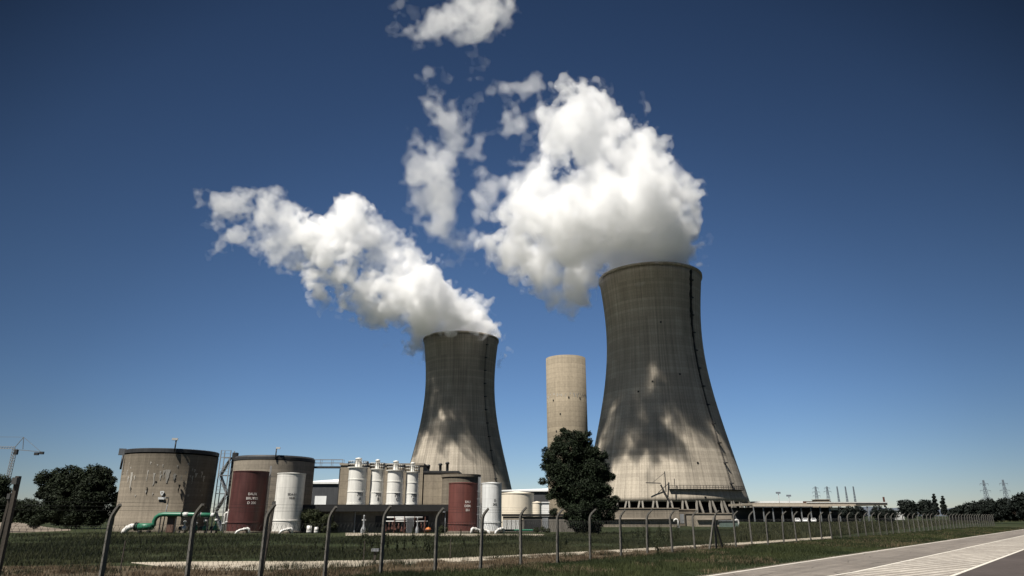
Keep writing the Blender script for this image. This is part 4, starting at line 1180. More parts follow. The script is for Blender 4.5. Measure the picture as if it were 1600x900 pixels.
def make_tree(label, px, pybase, Y, clumps_px, n, size, mat, seed, trunk=(.3, .8), name='tree', group=None, depth_k=1.0, trunk_top=None, cat='tree', z0=None, inner=True, flat=.55):
    """clumps_px: (column, row, radius) as seen in the view; each becomes a leaf clump with its own depth round the trunk"""
    base = at(px, pybase, Y); t = empty(name, (base.x, Y, 0), label, cat, group)
    rng = random.Random(seed); cl = []
    for c in clumps_px:
        x, y, r_ = c[:3]
        p = at(x, y, Y); R_ = r_ * mper(x, y, Y)
        n_copy = 2 if inner else 1
        for k in range(n_copy):
            dy = rng.uniform(-1, 1) * depth_k * R_ * (.4 if k == 0 else 1.1)
            cl.append((p.x - base.x + rng.uniform(-.1, .1) * R_, dy, p.z + rng.uniform(-.1, .1) * R_, R_ * (1 if k == 0 else .85)))
    top = max(c[2] + c[3] for c in cl)
    br = [(rng.uniform(.3, .85), rng.uniform(0, 2 * pi), top * rng.uniform(.12, .25), rng.uniform(.2, .7)) for _ in range(9)]
    if trunk: trunk_mesh(trunk[0], top * trunk[1], 0, br, t, seed=seed)
    crown_mesh('crown', cl, n, size, mat, t, seed, flat=flat)
    return t

make_tree('tall dark evergreen standing alone in front of the nearer cooling tower', 905, 836, 92,
  [(899, 683, 13), (885, 680, 10), (873, 686, 8), (908, 690, 14), (920, 690, 7), (872, 700, 14), (890, 704, 20), (910, 708, 20), (928, 706, 10), (938, 712, 12), (860, 715, 13), (853, 727, 10), (868, 730, 18), (890, 732, 26), (915, 735, 26), (935, 730, 18), (945, 742, 12),
   (866, 748, 14), (880, 757, 20), (905, 762, 28), (930, 762, 22), (944, 766, 14), (868, 770, 12), (884, 782, 15), (905, 790, 24), (928, 788, 22), (946, 786, 13), (958, 794, 9), (948, 806, 12), (924, 812, 20), (902, 814, 18), (886, 806, 8), (908, 828, 12), (930, 826, 10), (848, 752, 7), (853, 704, 7), (961, 781, 8), (955, 744, 7), (880, 673, 6), (919, 677, 6), (858, 776, 7), (866, 800, 7)],
  105000, .17, M['pine'], 21, (.32, .85), 'evergreen_tree', trunk_top=.9)
make_tree('broad dark tree clump left of the big concrete vat', 118, 822, 128,
  [(78, 748, 16), (92, 742, 14), (110, 740, 15), (104, 758, 24), (128, 745, 16), (148, 738, 14), (160, 740, 12), (146, 756, 24), (168, 752, 10), (174, 764, 8), (84, 768, 18), (70, 764, 8), (66, 750, 6), (110, 780, 28), (142, 780, 28), (164, 778, 14), (84, 788, 18), (96, 804, 18), (122, 806, 20), (150, 806, 20), (166, 800, 12), (80, 808, 10), (66, 772, 9)],
  80000, .25, M['broad'], 31, (.4, .7), 'broadleaf_tree')
make_tree('dark tree cut by the left edge of the view, below the crane', -12, 822, 105,
  [(-6, 752, 14), (4, 756, 10), (8, 766, 8), (-4, 774, 16), (-18, 765, 18), (4, 786, 12), (-10, 796, 18), (2, 806, 12), (-22, 745, 16)], 14000, .24, M['broad'], 41, (.25, .7), 'broadleaf_tree')
make_tree('small dark tree top showing between the broad clump and the big vat', 184, 825, 135,
  [(185, 773, 6), (182, 783, 8), (186, 795, 9), (180, 808, 10)], 5000, .24, M['broad'], 43, (.15, .7), 'broadleaf_tree')
for i, (px, y, r_, lab) in enumerate(((24, 792, 13, 'low bush between the leaning posts at the left edge'), (44, 790, 14, 'low bush left of the broad dark tree clump'), (58, 800, 13, 'low bush tucked under the broad dark tree clump'))):
    make_tree(lab, px, 818, 125, [(px, y, r_), (px - 8, y + 9, r_ * .8), (px + 8, y + 10, r_ * .8), (px, y + 16, r_ * .9)], 5000, .22, M['broad'], 50 + i, (.1, .5), 'bush', 'bushes left of the plant', cat='bush')
# bushes and creeper right of the first white tank
for i, (cl, lab) in enumerate((([(480, 806, 12), (494, 804, 10), (486, 818, 12), (502, 816, 10)], 'dark bush right of the first white tank, against the service building'),
                               ([(512, 812, 9), (520, 822, 8), (508, 826, 8)], 'smaller bush under the left end of the service building'))):
    make_tree(lab, cl[0][0] + 6, 834, 98.2, cl, 5200, .12, M['weed'], 61 + i, (.06, .6), 'bush', 'bushes by the service building', depth_k=.35, cat='bush')
make_tree('small bush at the foot of the second red tank', 692, 834, 96, [(690, 825, 5), (695, 828, 5), (687, 829, 4)], 1500, .09, M['weed'], 66, (.04, .5), 'bush', cat='bush')
make_tree('small bush in front of the low dark shed', 846, 834, 98, [(838, 828, 5), (848, 826, 5), (856, 829, 5)], 1800, .09, M['weed'], 67, (.04, .5), 'bush', cat='bush')

# right-hand trees
make_tree('round dark tree, nearest the open shed', 1418, 806, 300, [(1418, 790, 11), (1412, 796, 9), (1424, 795, 9), (1418, 801, 10)], 3600, .75, M['far_leaf'], 71, (.4, .6), 'round_tree', 'dark trees at the right')
make_tree('round dark tree just left of the two poplars', 1444, 806, 310, [(1444, 790, 10), (1436, 795, 9), (1451, 794, 9), (1444, 801, 11)], 3600, .75, M['far_leaf'], 72, (.4, .6), 'round_tree', 'dark trees at the right')
for px, s_, lab in ((1461, 0, 'taller of the two pointed poplars at the right'), (1474.5, 3, 'shorter of the two pointed poplars at the right')):
    make_tree(lab, px, 806, 320, [(px - 2, 773 + s_, 1.2), (px - 1.6, 777 + s_, 2.2), (px - 1, 782 + s_, 3.0), (px - .5, 788 + s_, 3.7), (px, 794 + s_, 4.2), (px + 1, 801, 4.4)], 6000, .42, M['far_leaf'], 80 + s_, (.3, .8), 'poplar_tree', 'dark trees at the right')
hr = random.Random(8)
spots = [(1488, 799, 7), (1499, 795, 9), (1512, 792, 11), (1524, 790, 11), (1536, 788, 11), (1548, 787, 12), (1560, 789, 11), (1571, 786, 13), (1583, 789, 12), (1596, 774, 9)]
labs = ['lowest shrub of the treeline, right of the poplars', 'low dark tree, second of the treeline from the poplars', 'dark tree of the treeline before the first tall pylon, third from the poplars', 'dark tree of the treeline, fourth from the poplars',
        'dark tree of the treeline, just left of the first tall pylon', 'dark tree of the treeline at the foot of the first tall pylon', 'dark tree of the treeline between the two tall pylons', 'dark tree of the treeline at the foot of the second tall pylon',
        'dark tree of the treeline between the second tall pylon and the edge tree', 'tallest dark tree of the treeline, cut by the right edge']
for i, ((px, y, r_), lab) in enumerate(zip(spots, labs)):
    Y = 240 - i * 4
    cl = [(px, y, r_ * .7), (px - r_ * .6, y + r_ * .6, r_ * .75), (px + r_ * .6, y + r_ * .5, r_ * .75), (px, y + r_ * 1.2, r_ * .9), (px - r_ * .3, 804, r_ * .8), (px + r_ * .4, 806, r_ * .8)]
    if i == 9: cl += [(1598, 784, 10), (1592, 792, 11), (1604, 790, 14), (1600, 800, 12)]
    make_tree(lab, px, 808, Y, cl, 4200, .5, M['far_leaf'], 90 + i, (.3, .6), 'hedgerow_tree', 'treeline at the right')
for i, (px, y, Y, lab) in enumerate(((1372, 797, 250, 'dark bush under the right end of the open shed'), (1388, 800, 240, 'dark bush right of the end of the open shed'), (1342, 797, 245, 'dark bush under the long roof, left of the roof end'), (1326, 798, 240, 'dark bush under the middle of the long roof'))):
    make_tree(lab, px, 808, Y, [(px, y, 8), (px - 8, y + 4, 7), (px + 8, y + 4, 7), (px, y + 9, 9)], 2600, .45, M['far_leaf'], 120 + i, (.2, .5), 'bush', 'bushes by the open shed', cat='bush')

# ------------------------------------------------------------------ perimeter fence
def s_of(px, t_, py=860):
    u = (450 - py) / FPX; a = (px - 800) / FPX / (CP - u * SP)
    A = R0 + RN * t_
    return (a * A.y - A.x) / (RD.x - a * RD.y)
FT = -8.8
seen = [153, 290, 405, 507, 595, 680, 751, 814, 871, 922, 970, 1011, 1050, 1085, 1118, 1149, 1174, 1199, 1224, 1244, 1266, 1285, 1303, 1320, 1336, 1350, 1365, 1378, 1391, 1404, 1416, 1427, 1437, 1446, 1455, 1464]
ks = np.arange(len(seen)); ss = np.array([s_of(p, FT, 840 + max(0, (1174 - p)) * .09) for p in seen])
kfit = np.polyfit(ks[2:26], ss[2:26], 1)
fence = empty('chain_link_fence', tuple(R0 + RN * FT), 'dark chain-link fence on concrete posts with bent-over tops, running along the road', 'fence')
FO = fence.location.copy()
pr_ = random.Random(6)
def post_mesh():
    m = MB(); w_ = .105
    path = [(0, 0, -.1), (0, 0, 1.0), (0, 0, 2.02), (.012, 0, 2.14), (.06, 0, 2.26), (.14, 0, 2.36), (.25, 0, 2.46), (.36, 0, 2.55)]
    out = Vector((RN.x, RN.y, 0)); b0 = None
    secs = []
    for i, (o, _, z) in enumerate(path):
        k = w_ * (1 - .25 * max(0, z - 2.0) / .5) / 2
        d = Vector((path[min(i + 1, 7)][0] - path[max(i - 1, 0)][0], 0, path[min(i + 1, 7)][2] - path[max(i - 1, 0)][2])).normalized()
        nx = Vector((d.z, 0, -d.x))
        for a, b in ((-1, -1), (1, -1), (1, 1), (-1, 1)):
            p = Vector((o, 0, z)) + nx * a * k
            m.v.append((p.x, b * k, p.z))
    for i in range(7):
        for q in range(4):
            q2 = (q + 1) % 4
            m.face((i * 4 + q, i * 4 + q2, i * 4 + 4 + q2, i * 4 + 4 + q), ((0, path[i][2]), (w_, path[i][2]), (w_, path[i + 1][2]), (0, path[i + 1][2])))
    m.face((28, 29, 30, 31), [(0, 0)] * 4)
    return m
proto = post_mesh().build('post', M['post'], fence)
ang_out = atan2(RN.y, RN.x)
post_s = []
for k in range(-1, 62):
    s_ = float(ss[k]) if 0 <= k < 20 else float(np.polyval(kfit, k)); post_s.append(s_)
first = True
for s_ in post_s:
    o_ = proto if first else proto.copy()
    if not first: COL.objects.link(o_); o_.parent = fence
    first = False
    o_.location = RD * s_ + Vector((0, 0, pr_.uniform(-.05, .03)))
    o_.rotation_euler = (pr_.uniform(-.03, .03), pr_.uniform(-.02, .04), ang_out + pr_.uniform(-.2, .2))
# braced post: two raking struts
sb = float(ss[14])
for d in (-1.15, 1.15):
    MB().bar(RD * (sb + d) + Vector((0, 0, -.1)), RD * sb + RN * .03 + Vector((0, 0, 2.1)), .11).build('brace', M['post'], fence)
# wires
wm = MB()
s_a, s_b = post_s[0] - 14, post_s[-1]
s_ = s_a
zig = []
def wire3(p, q, r_):
    wm.bar(p, q, r_)
wv = MB()
near_end = s_of(1400, FT, 835)
s_ = s_a
vz = []; vf = []
def thin(p, q, w_):
    b = len(vz)
    d = (Vector(q) - Vector(p)).normalized(); n1 = d.orthogonal().normalized(); n2 = d.cross(n1)
    for e in (p, q):
        for t_ in range(3):
            a = 2 * pi * t_ / 3; vz.append(Vector(e) + n1 * cos(a) * w_ + n2 * sin(a) * w_)
    for t_ in range(3): vf.append((b + t_, b + (t_ + 1) % 3, b + 3 + (t_ + 1) % 3, b + 3 + t_))
step = .16
while s_ < s_b:
    p = RD * s_
    thin(p + RD * 0 + Vector((0, 0, .05)) + RN * .06, p + RD * .9 + Vector((0, 0, 1.95)) + RN * .06, .0042)
    thin(p + RD * .9 + Vector((0, 0, .05)) + RN * .063, p + Vector((0, 0, 1.95)) + RN * .063, .0042)
    s_ += step
    if s_ > near_end: step = .3
for z in (.08, 1.0, 1.95):
    thin(RD * s_a + RN * .066 + Vector((0, 0, z)), RD * s_b + RN * .066 + Vector((0, 0, z)), .004)
mesh_np('wire_mesh', np.array([tuple(v) for v in vz]), np.array(vf), M['wire'], fence)
vz = []; vf = []
for o_, z in ((.12, 2.345), (.24, 2.45), (.35, 2.55)):
    thin(RD * s_a + RN * o_ + Vector((0, 0, z)), RD * s_b + RN * o_ + Vector((0, 0, z)), .004)
mesh_np('barbed_wire', np.array([tuple(v) for v in vz]), np.array(vf), M['wire'], fence)

# the leaning old posts at the left corner
def lean_post(px0, py0, px1, py1, Y, label, wd, group='old leaning posts at the left corner'):
    a, b = at(px0, py0, Y), at(px1, py1, Y); k = a.z / max(.01, (b.z - a.z)); base = a + (a - b) * k
    t = empty('leaning_post', (base.x, Y, 0), label, 'post', group)
    e = b - base
    MB().bar((0, 0, -.3), e, wd, wd * .9).build('post', M['post_dark'], t)
    c = MB(); c.box((e.x * .98, e.y - .05, e.z * .97), (wd * 1.15, wd * 1.1, .12)); c.build('collar', M['wire'], t)
lean_post(0, 880, 29, 744, 13, 'thick dark post with a square top at the left corner, leaning right', .075)
lean_post(2, 830, 18, 770, 17, 'thinner dark post leaning behind the thick one at the left corner', .06)
lean_post(409, 892, 429, 783, 27, 'spare dark stake leaning beside the bent-top post in front of the first white tank', .09, None)

# little marker posts in the meadow
def marker(px, pyb, pyt, label, wd=.06, cap=True):
    q = ground(px, pyb); z = zat(pyt, q.y, px)
    t = empty('marker_post', (q.x, q.y, 0), label, 'post')
    MB().bar((0, 0, -.1), (.02, 0, z), wd).build('post', M['post_dark'], t)
    if cap: MB().box((.02, -.03, z + .02), (wd * 3.4, wd * 2, wd * 1.2)).build('cap', M['galv'], t)
marker(584.5, 883, 860, 'short grey-capped marker post beside the gravel track, before the service building', .10)
marker(567, 884, 845, 'thin plain stake left of the grey-capped marker post', .04, False)
marker(187, 895, 845, 'thin stake in the dark grass left of the vat', .045, False)
marker(703, 874, 842, 'dark stake just right of the bent-top post by the second red tank', .05, False)

# ------------------------------------------------------------------ grass and weeds
def blades(name, P, h, wdt, mat, seed, lean=.35, tone=None):
    rng = np.random.default_rng(seed); n = len(P)
    a = rng.uniform(0, 2 * pi, n); d = np.stack([np.cos(a), np.sin(a), np.zeros(n)], 1)
    l = rng.uniform(0, 2 * pi, n); L_ = np.stack([np.cos(l), np.sin(l), np.zeros(n)], 1) * (rng.uniform(.1, 1, n) * lean * h)[:, None]
    wv_ = (wdt * rng.uniform(.6, 1.4, n))[:, None]
    tip = P + L_ + np.array([0, 0, 1]) * h[:, None]
    mid = P + L_ * .35 + np.array([0, 0, 1]) * (h * .55)[:, None]
    V = np.stack([P - d * wv_, P + d * wv_, mid + d * wv_ * .7, tip, mid - d * wv_ * .7], 1).reshape(-1, 3)
    b = np.arange(n)[:, None] * 5
    F = np.concatenate([b + np.array([[0, 1, 2]]), b + np.array([[0, 2, 4]]), b + np.array([[4, 2, 3]])], 0)
    tn = rng.random(n) if tone is None else tone
    o_ = mesh_np(name, V, F, mat, attr=np.concatenate([tn] * 3))
    return tag(o_, kind='stuff')

def vnoise2(P, scale, seed):
    x = P[:, 0] / scale; y = P[:, 1] / scale; xi = np.floor(x); yi = np.floor(y); fx = x - xi; fy = y - yi
    fx = fx * fx * (3 - 2 * fx); fy = fy * fy * (3 - 2 * fy)
    def hh(a, b): v = np.sin(a * 127.1 + b * 311.7 + seed * 17.3) * 43758.5453; return v - np.floor(v)
    return (hh(xi, yi) * (1 - fx) + hh(xi + 1, yi) * fx) * (1 - fy) + (hh(xi, yi + 1) * (1 - fx) + hh(xi + 1, yi + 1) * fx) * fy

def scatter_pix(n, x0, x1, ytop, ybot, seed, jitter=None):
    """ground points spread evenly over a band of the plain as the viewer sees it, so far ground is not over-planted"""
    rng = np.random.default_rng(seed); xs = rng.uniform(x0, x1, n); f = rng.uniform(0, 1, n)
    ys = ytop(xs) + (ybot(xs) - ytop(xs)) * f
    x = (xs - 800) / FPX; u = (450 - ys) / FPX; k = CP - u * SP; Y = -CH / ((SP + u * CP) / k)
    return np.stack([x / k * Y, Y, np.zeros(n)], 1)
def lin(*pts):
    X_ = np.array([p[0] for p in pts], float); Y_ = np.array([p[1] for p in pts], float)
    return lambda x: np.interp(x, X_, Y_)

def along(P): D = P - np.array(R0); return D @ np.array(RD), D @ np.array(RN)
# verge between road and fence
n = 150000
rng = np.random.default_rng(5)
sv = rng.uniform(0, 1, n) ** 2.0 * 150 - 14; tv = rng.uniform(-8.9, .08, n)
P = np.array(R0) + sv[:, None] * np.array(RD) + tv[:, None] * np.array(RN); P[:, 2] = 0
den = vnoise2(P, 1.3, 1) * .6 + vnoise2(P, .4, 2) * .4; keep = den > .27; P = P[keep]; den = den[keep]
edge = np.clip((.08 - tv[keep]) / 1.5, .25, 1)
blades('verge_grass', P, (.05 + .42 * np.clip(den - .2, 0, 1) ** 1.3) * edge, np.full(len(P), .0075) * (1 + np.maximum(0, sv[keep]) / 40), M['grass_dark'], 3, .6, np.clip(vnoise2(P, 4, 41) * .8 + vnoise2(P, 1.1, 42) * .5 + rng.random(len(P)) * .35 - .42, 0, 1))
sel = (vnoise2(P, 3.0, 44) > .62) & (np.random.default_rng(6).random(len(P)) < .3)
blades('verge_dry_tufts', P[sel], (.06 + .40 * np.clip(den[sel] - .2, 0, 1)), np.full(int(sel.sum()), .007), M['grass_dry'], 4, .8)
# tall meadow between track and plant
P = scatter_pix(190000, -40, 1330, lin((-40, 836), (180, 832), (540, 838), (850, 838), (940, 833), (1200, 826), (1330, 822)), lin((-40, 886), (225, 879), (475, 878), (600, 876), (700, 873), (800, 868), (920, 862), (1050, 854.5), (1180, 847), (1330, 836)), 8)
den = vnoise2(P, 7, 4) * .45 + vnoise2(P, 2.2, 5) * .3 + vnoise2(P, .7, 15) * .25; rnd = np.random.default_rng(2).random(len(P))
keep = den + .22 * (rnd - .5) > .40; P = P[keep]; den = den[keep]; rnd = rnd[keep]
dryness = np.clip(vnoise2(P, 11, 24) * .7 + vnoise2(P, 3, 25) * .5 - .42, 0, 1)
blades('meadow_grass', P, .10 + .75 * np.clip(den - .3, 0, 1) ** 1.3 * (.6 + .8 * rnd), .005 + P[:, 1] * .00013, M['grass_mid'], 9, .55, np.clip(dryness * 1.1 + rnd * .35 - .05, 0, 1))
# dry verge by the fence
P = scatter_pix(100000, -60, 1150, lin((-60, 885), (225, 884), (475, 883), (600, 881), (700, 876.5), (800, 871), (920, 864.5), (1050, 856.5), (1150, 851)), lin((-60, 930), (475, 925), (600, 905), (700, 893), (800, 885), (920, 876), (1050, 866), (1150, 857)), 12)
den = vnoise2(P, 1.8, 6) * .5 + vnoise2(P, .6, 7) * .5; keep = den > .50; P = P[keep]; den = den[keep]
blades('dry_grass', P, .05 + .9 * np.clip(den - .42, 0, 1) ** 1.5, np.full(len(P), .006), M['grass_dry'], 14, .8, np.clip(vnoise2(P, 2.5, 33) * .9 + np.random.default_rng(3).random(len(P)) * .4 - .3, 0, 1))
P = scatter_pix(26000, -60, 1150, lin((-60, 886), (225, 886), (475, 884), (600, 882), (700, 877), (800, 871.5), (920, 865), (1050, 857), (1150, 851)), lin((-60, 930), (475, 925), (600, 905), (700, 893), (800, 885), (920, 876), (1050, 866), (1150, 857)), 13)
den = vnoise2(P, 2.6, 16) * .6 + vnoise2(P, .8, 17) * .4; keep = den > .56; P = P[keep]; den = den[keep]
blades('verge_weeds', P, .08 + 1.1 * np.clip(den - .5, 0, 1), np.full(len(P), .008), M['grass_mid'], 15, .7, np.random.default_rng(4).random(len(P)) * .5)
# far grass right of the tower, dark
P = scatter_pix(30000, 1150, 1640, lin((1150, 822), (1300, 817), (1640, 811)), lin((1150, 848), (1300, 838), (1500, 818.5), (1640, 813)), 18)
blades('far_meadow_grass', P, .3 + .5 * vnoise2(P, 9, 3), .02 + P[:, 1] * .0003, M['grass_mid'], 19, .4)

# tall weeds, each a plant
wr = random.Random(15)
wd_proto = None
def weed_mesh(seed):
    rng = np.random.default_rng(seed); V = []; F = []
    for k in range(5):
        a = rng.uniform(0, 2 * pi); top = np.array([cos(a) * .22 * rng.random(), sin(a) * .22 * rng.random(), rng.uniform(.7, 1.15)])
        for j in range(26):
            f = rng.uniform(.1, 1.0); p = top * f + rng.normal(0, .05, 3) * [1, 1, .4]
            d = rng.normal(size=3); d /= np.linalg.norm(d); e = np.cross(d, rng.normal(size=3)); e /= np.linalg.norm(e)
            s_ = rng.uniform(.04, .10) * (1.2 - .7 * f); b = len(V)
            V += [p, p + d * s_ + e * s_ * .35, p + d * s_ * 2, p + d * s_ - e * s_ * .35]; F.append((b, b + 1, b + 2, b + 3))
        b = len(V); w_ = .012; V += [np.array([-w_, 0, 0]), np.array([w_, 0, 0]), top + [w_, 0, 0], top - [w_, 0, 0]]; F.append((b, b + 1, b + 2, b + 3))
        b = len(V); V += [np.array([0, -w_, 0]), np.array([0, w_, 0]), top + [0, w_, 0], top - [0, w_, 0]]; F.append((b, b + 1, b + 2, b + 3))
    return np.array(V), np.array(F)
wm_ = []
for i in range(4):
    V, F = weed_mesh(200 + i); wm_.append((V, F))
protos = []
def weed_top(seed, i):
    o_ = mesh_np('weed_plant', wm_[i][0], wm_[i][1], M['weed'], attr=np.random.default_rng(i).random(len(wm_[i][1])))
    return tag(o_, 'leafy tall weed growing in the meadow strip behind the fence', 'weed', 'tall weeds in the meadow')
protos = [weed_top(200 + i, i) for i in range(4)]
for i in range(64):
    if i < 30: px, py = wr.uniform(560, 690), wr.uniform(842, 872)
    elif i < 50: px, py = wr.uniform(430, 1060), wr.uniform(838, 868) - 0
    else: px, py = wr.uniform(980, 1060), wr.uniform(836, 850)
    q = ground(px, py)
    o_ = protos[i] if i < 4 else protos[i % 4].copy()
    if i >= 4: COL.objects.link(o_)
    k = wr.uniform(.6, 1.25); o_.location = (q.x, q.y, 0); o_.scale = (k, k, k * wr.uniform(.85, 1.2)); o_.rotation_euler = (0, 0, wr.uniform(0, 6.28))

# ------------------------------------------------------------------ steam plumes
def lattice_noise(shape, h, cell, rng):
    """smooth random field on a grid with feature size cell (metres); roughly -1..1"""
    A = None
    Ws = []; dims = []
    for n in shape:
        m = int(round((n - 1) * h / cell)) + 5; off = rng.random()
        x = np.arange(n) * h / cell + off; i = np.floor(x).astype(int); f = x - i
        W = np.zeros((n, m + 1), np.float32)
        # cubic B-spline weights
        w0 = (1 - f) ** 3 / 6; w1 = (3 * f ** 3 - 6 * f ** 2 + 4) / 6; w2 = (-3 * f ** 3 + 3 * f ** 2 + 3 * f + 1) / 6; w3 = f ** 3 / 6
        for k, w_ in enumerate((w0, w1, w2, w3)): W[np.arange(n), np.minimum(i + k, m)] += w_
        Ws.append(W); dims.append(m + 1)
    L_ = rng.normal(size=dims).astype(np.float32)
    A = np.einsum('ai,ijk->ajk', Ws[0], L_, optimize=True)
    A = np.einsum('bj,ajk->abk', Ws[1], A, optimize=True)
    A = np.einsum('ck,abk->abc', Ws[2], A, optimize=True)
    return A / A.std()

def surface_nets(F, iso, org, h):
    S = F > iso; nx, ny, nz = F.shape
    def cor(a, dx, dy, dz): return a[dx:nx - 1 + dx, dy:ny - 1 + dy, dz:nz - 1 + dz]
    cnt = sum(cor(S, i & 1, i >> 1 & 1, i >> 2 & 1).astype(np.int8) for i in range(8))
    act = (cnt > 0) & (cnt < 8); idx = -np.ones(act.shape, np.int64); cells = np.argwhere(act); idx[act] = np.arange(len(cells))
    pos = np.zeros((len(cells), 3)); num = np.zeros(len(cells))
    c0, c1, c2 = cells.T
    for ax in range(3):
        o1, o2 = [(1, 2), (0, 2), (0, 1)][ax]
        for p in (0, 1):
            for q in (0, 1):
                a = [0, 0, 0]; a[o1] = p; a[o2] = q; b = list(a); b[ax] = 1
                va = F[c0 + a[0], c1 + a[1], c2 + a[2]]; vb = F[c0 + b[0], c1 + b[1], c2 + b[2]]
                cr = (va > iso) != (vb > iso); t_ = np.where(cr, (iso - va) / np.where(cr, vb - va, 1), 0)
                pt = np.tile(np.array(a, float), (len(cells), 1)); pt[:, ax] = t_
                pos[cr] += pt[cr]; num[cr] += 1
    V = org + (cells + pos / num[:, None]) * h
    Q = []
    for ax in range(3):
        o1, o2 = [(1, 2), (2, 0), (0, 1)][ax]
        sl0 = [slice(None)] * 3; sl1 = [slice(None)] * 3; sl0[ax] = slice(0, -1); sl1[ax] = slice(1, None)
        a, b = S[tuple(sl0)], S[tuple(sl1)]
        e = np.argwhere(a != b); fl = a[tuple(e.T)]
        ok = (e[:, o1] > 0) & (e[:, o2] > 0) & (e[:, o1] < F.shape[o1] - 1) & (e[:, o2] < F.shape[o2] - 1)
        e = e[ok]; fl = fl[ok]
        def cell(d1, d2):
            k = e.copy(); k[:, o1] -= d1; k[:, o2] -= d2; return idx[k[:, 0], k[:, 1], k[:, 2]]
        q = np.stack([cell(1, 1), cell(0, 1), cell(0, 0), cell(1, 0)], 1)
        q[~fl] = q[~fl][:, ::-1]; Q.append(q)
    return V, np.concatenate(Q)

def drop_islands(V, Q, least):
    lab = np.arange(len(V)); E_ = np.concatenate([Q[:, [0, 1]], Q[:, [1, 2]], Q[:, [2, 3]], Q[:, [3, 0]]])
    for _ in range(400):
        m = np.minimum(lab[E_[:, 0]], lab[E_[:, 1]]); old = lab.copy()
        np.minimum.at(lab, E_[:, 0], m); np.minimum.at(lab, E_[:, 1], m); lab = lab[lab]
        if (lab == old).all(): break
    c = np.bincount(lab, minlength=len(V)); keep = c[lab] >= least
    Q = Q[keep[Q[:, 0]]]; new = np.cumsum(keep) - 1
    return V[keep], new[Q]

def steam_mat(name, dens):
    m = bpy.data.materials.new(name); m.use_nodes = True; nt = m.node_tree; nt.nodes.clear()
    out = nt.nodes.new('ShaderNodeOutputMaterial'); v = nt.nodes.new('ShaderNodeVolumeScatter')
    v.inputs['Color'].default_value = (.9995, .9995, .9995, 1); v.inputs['Density'].default_value = dens
    nt.links.new(v.outputs[0], out.inputs['Volume'])
    m.cycles.homogeneous_volume = True
    return m

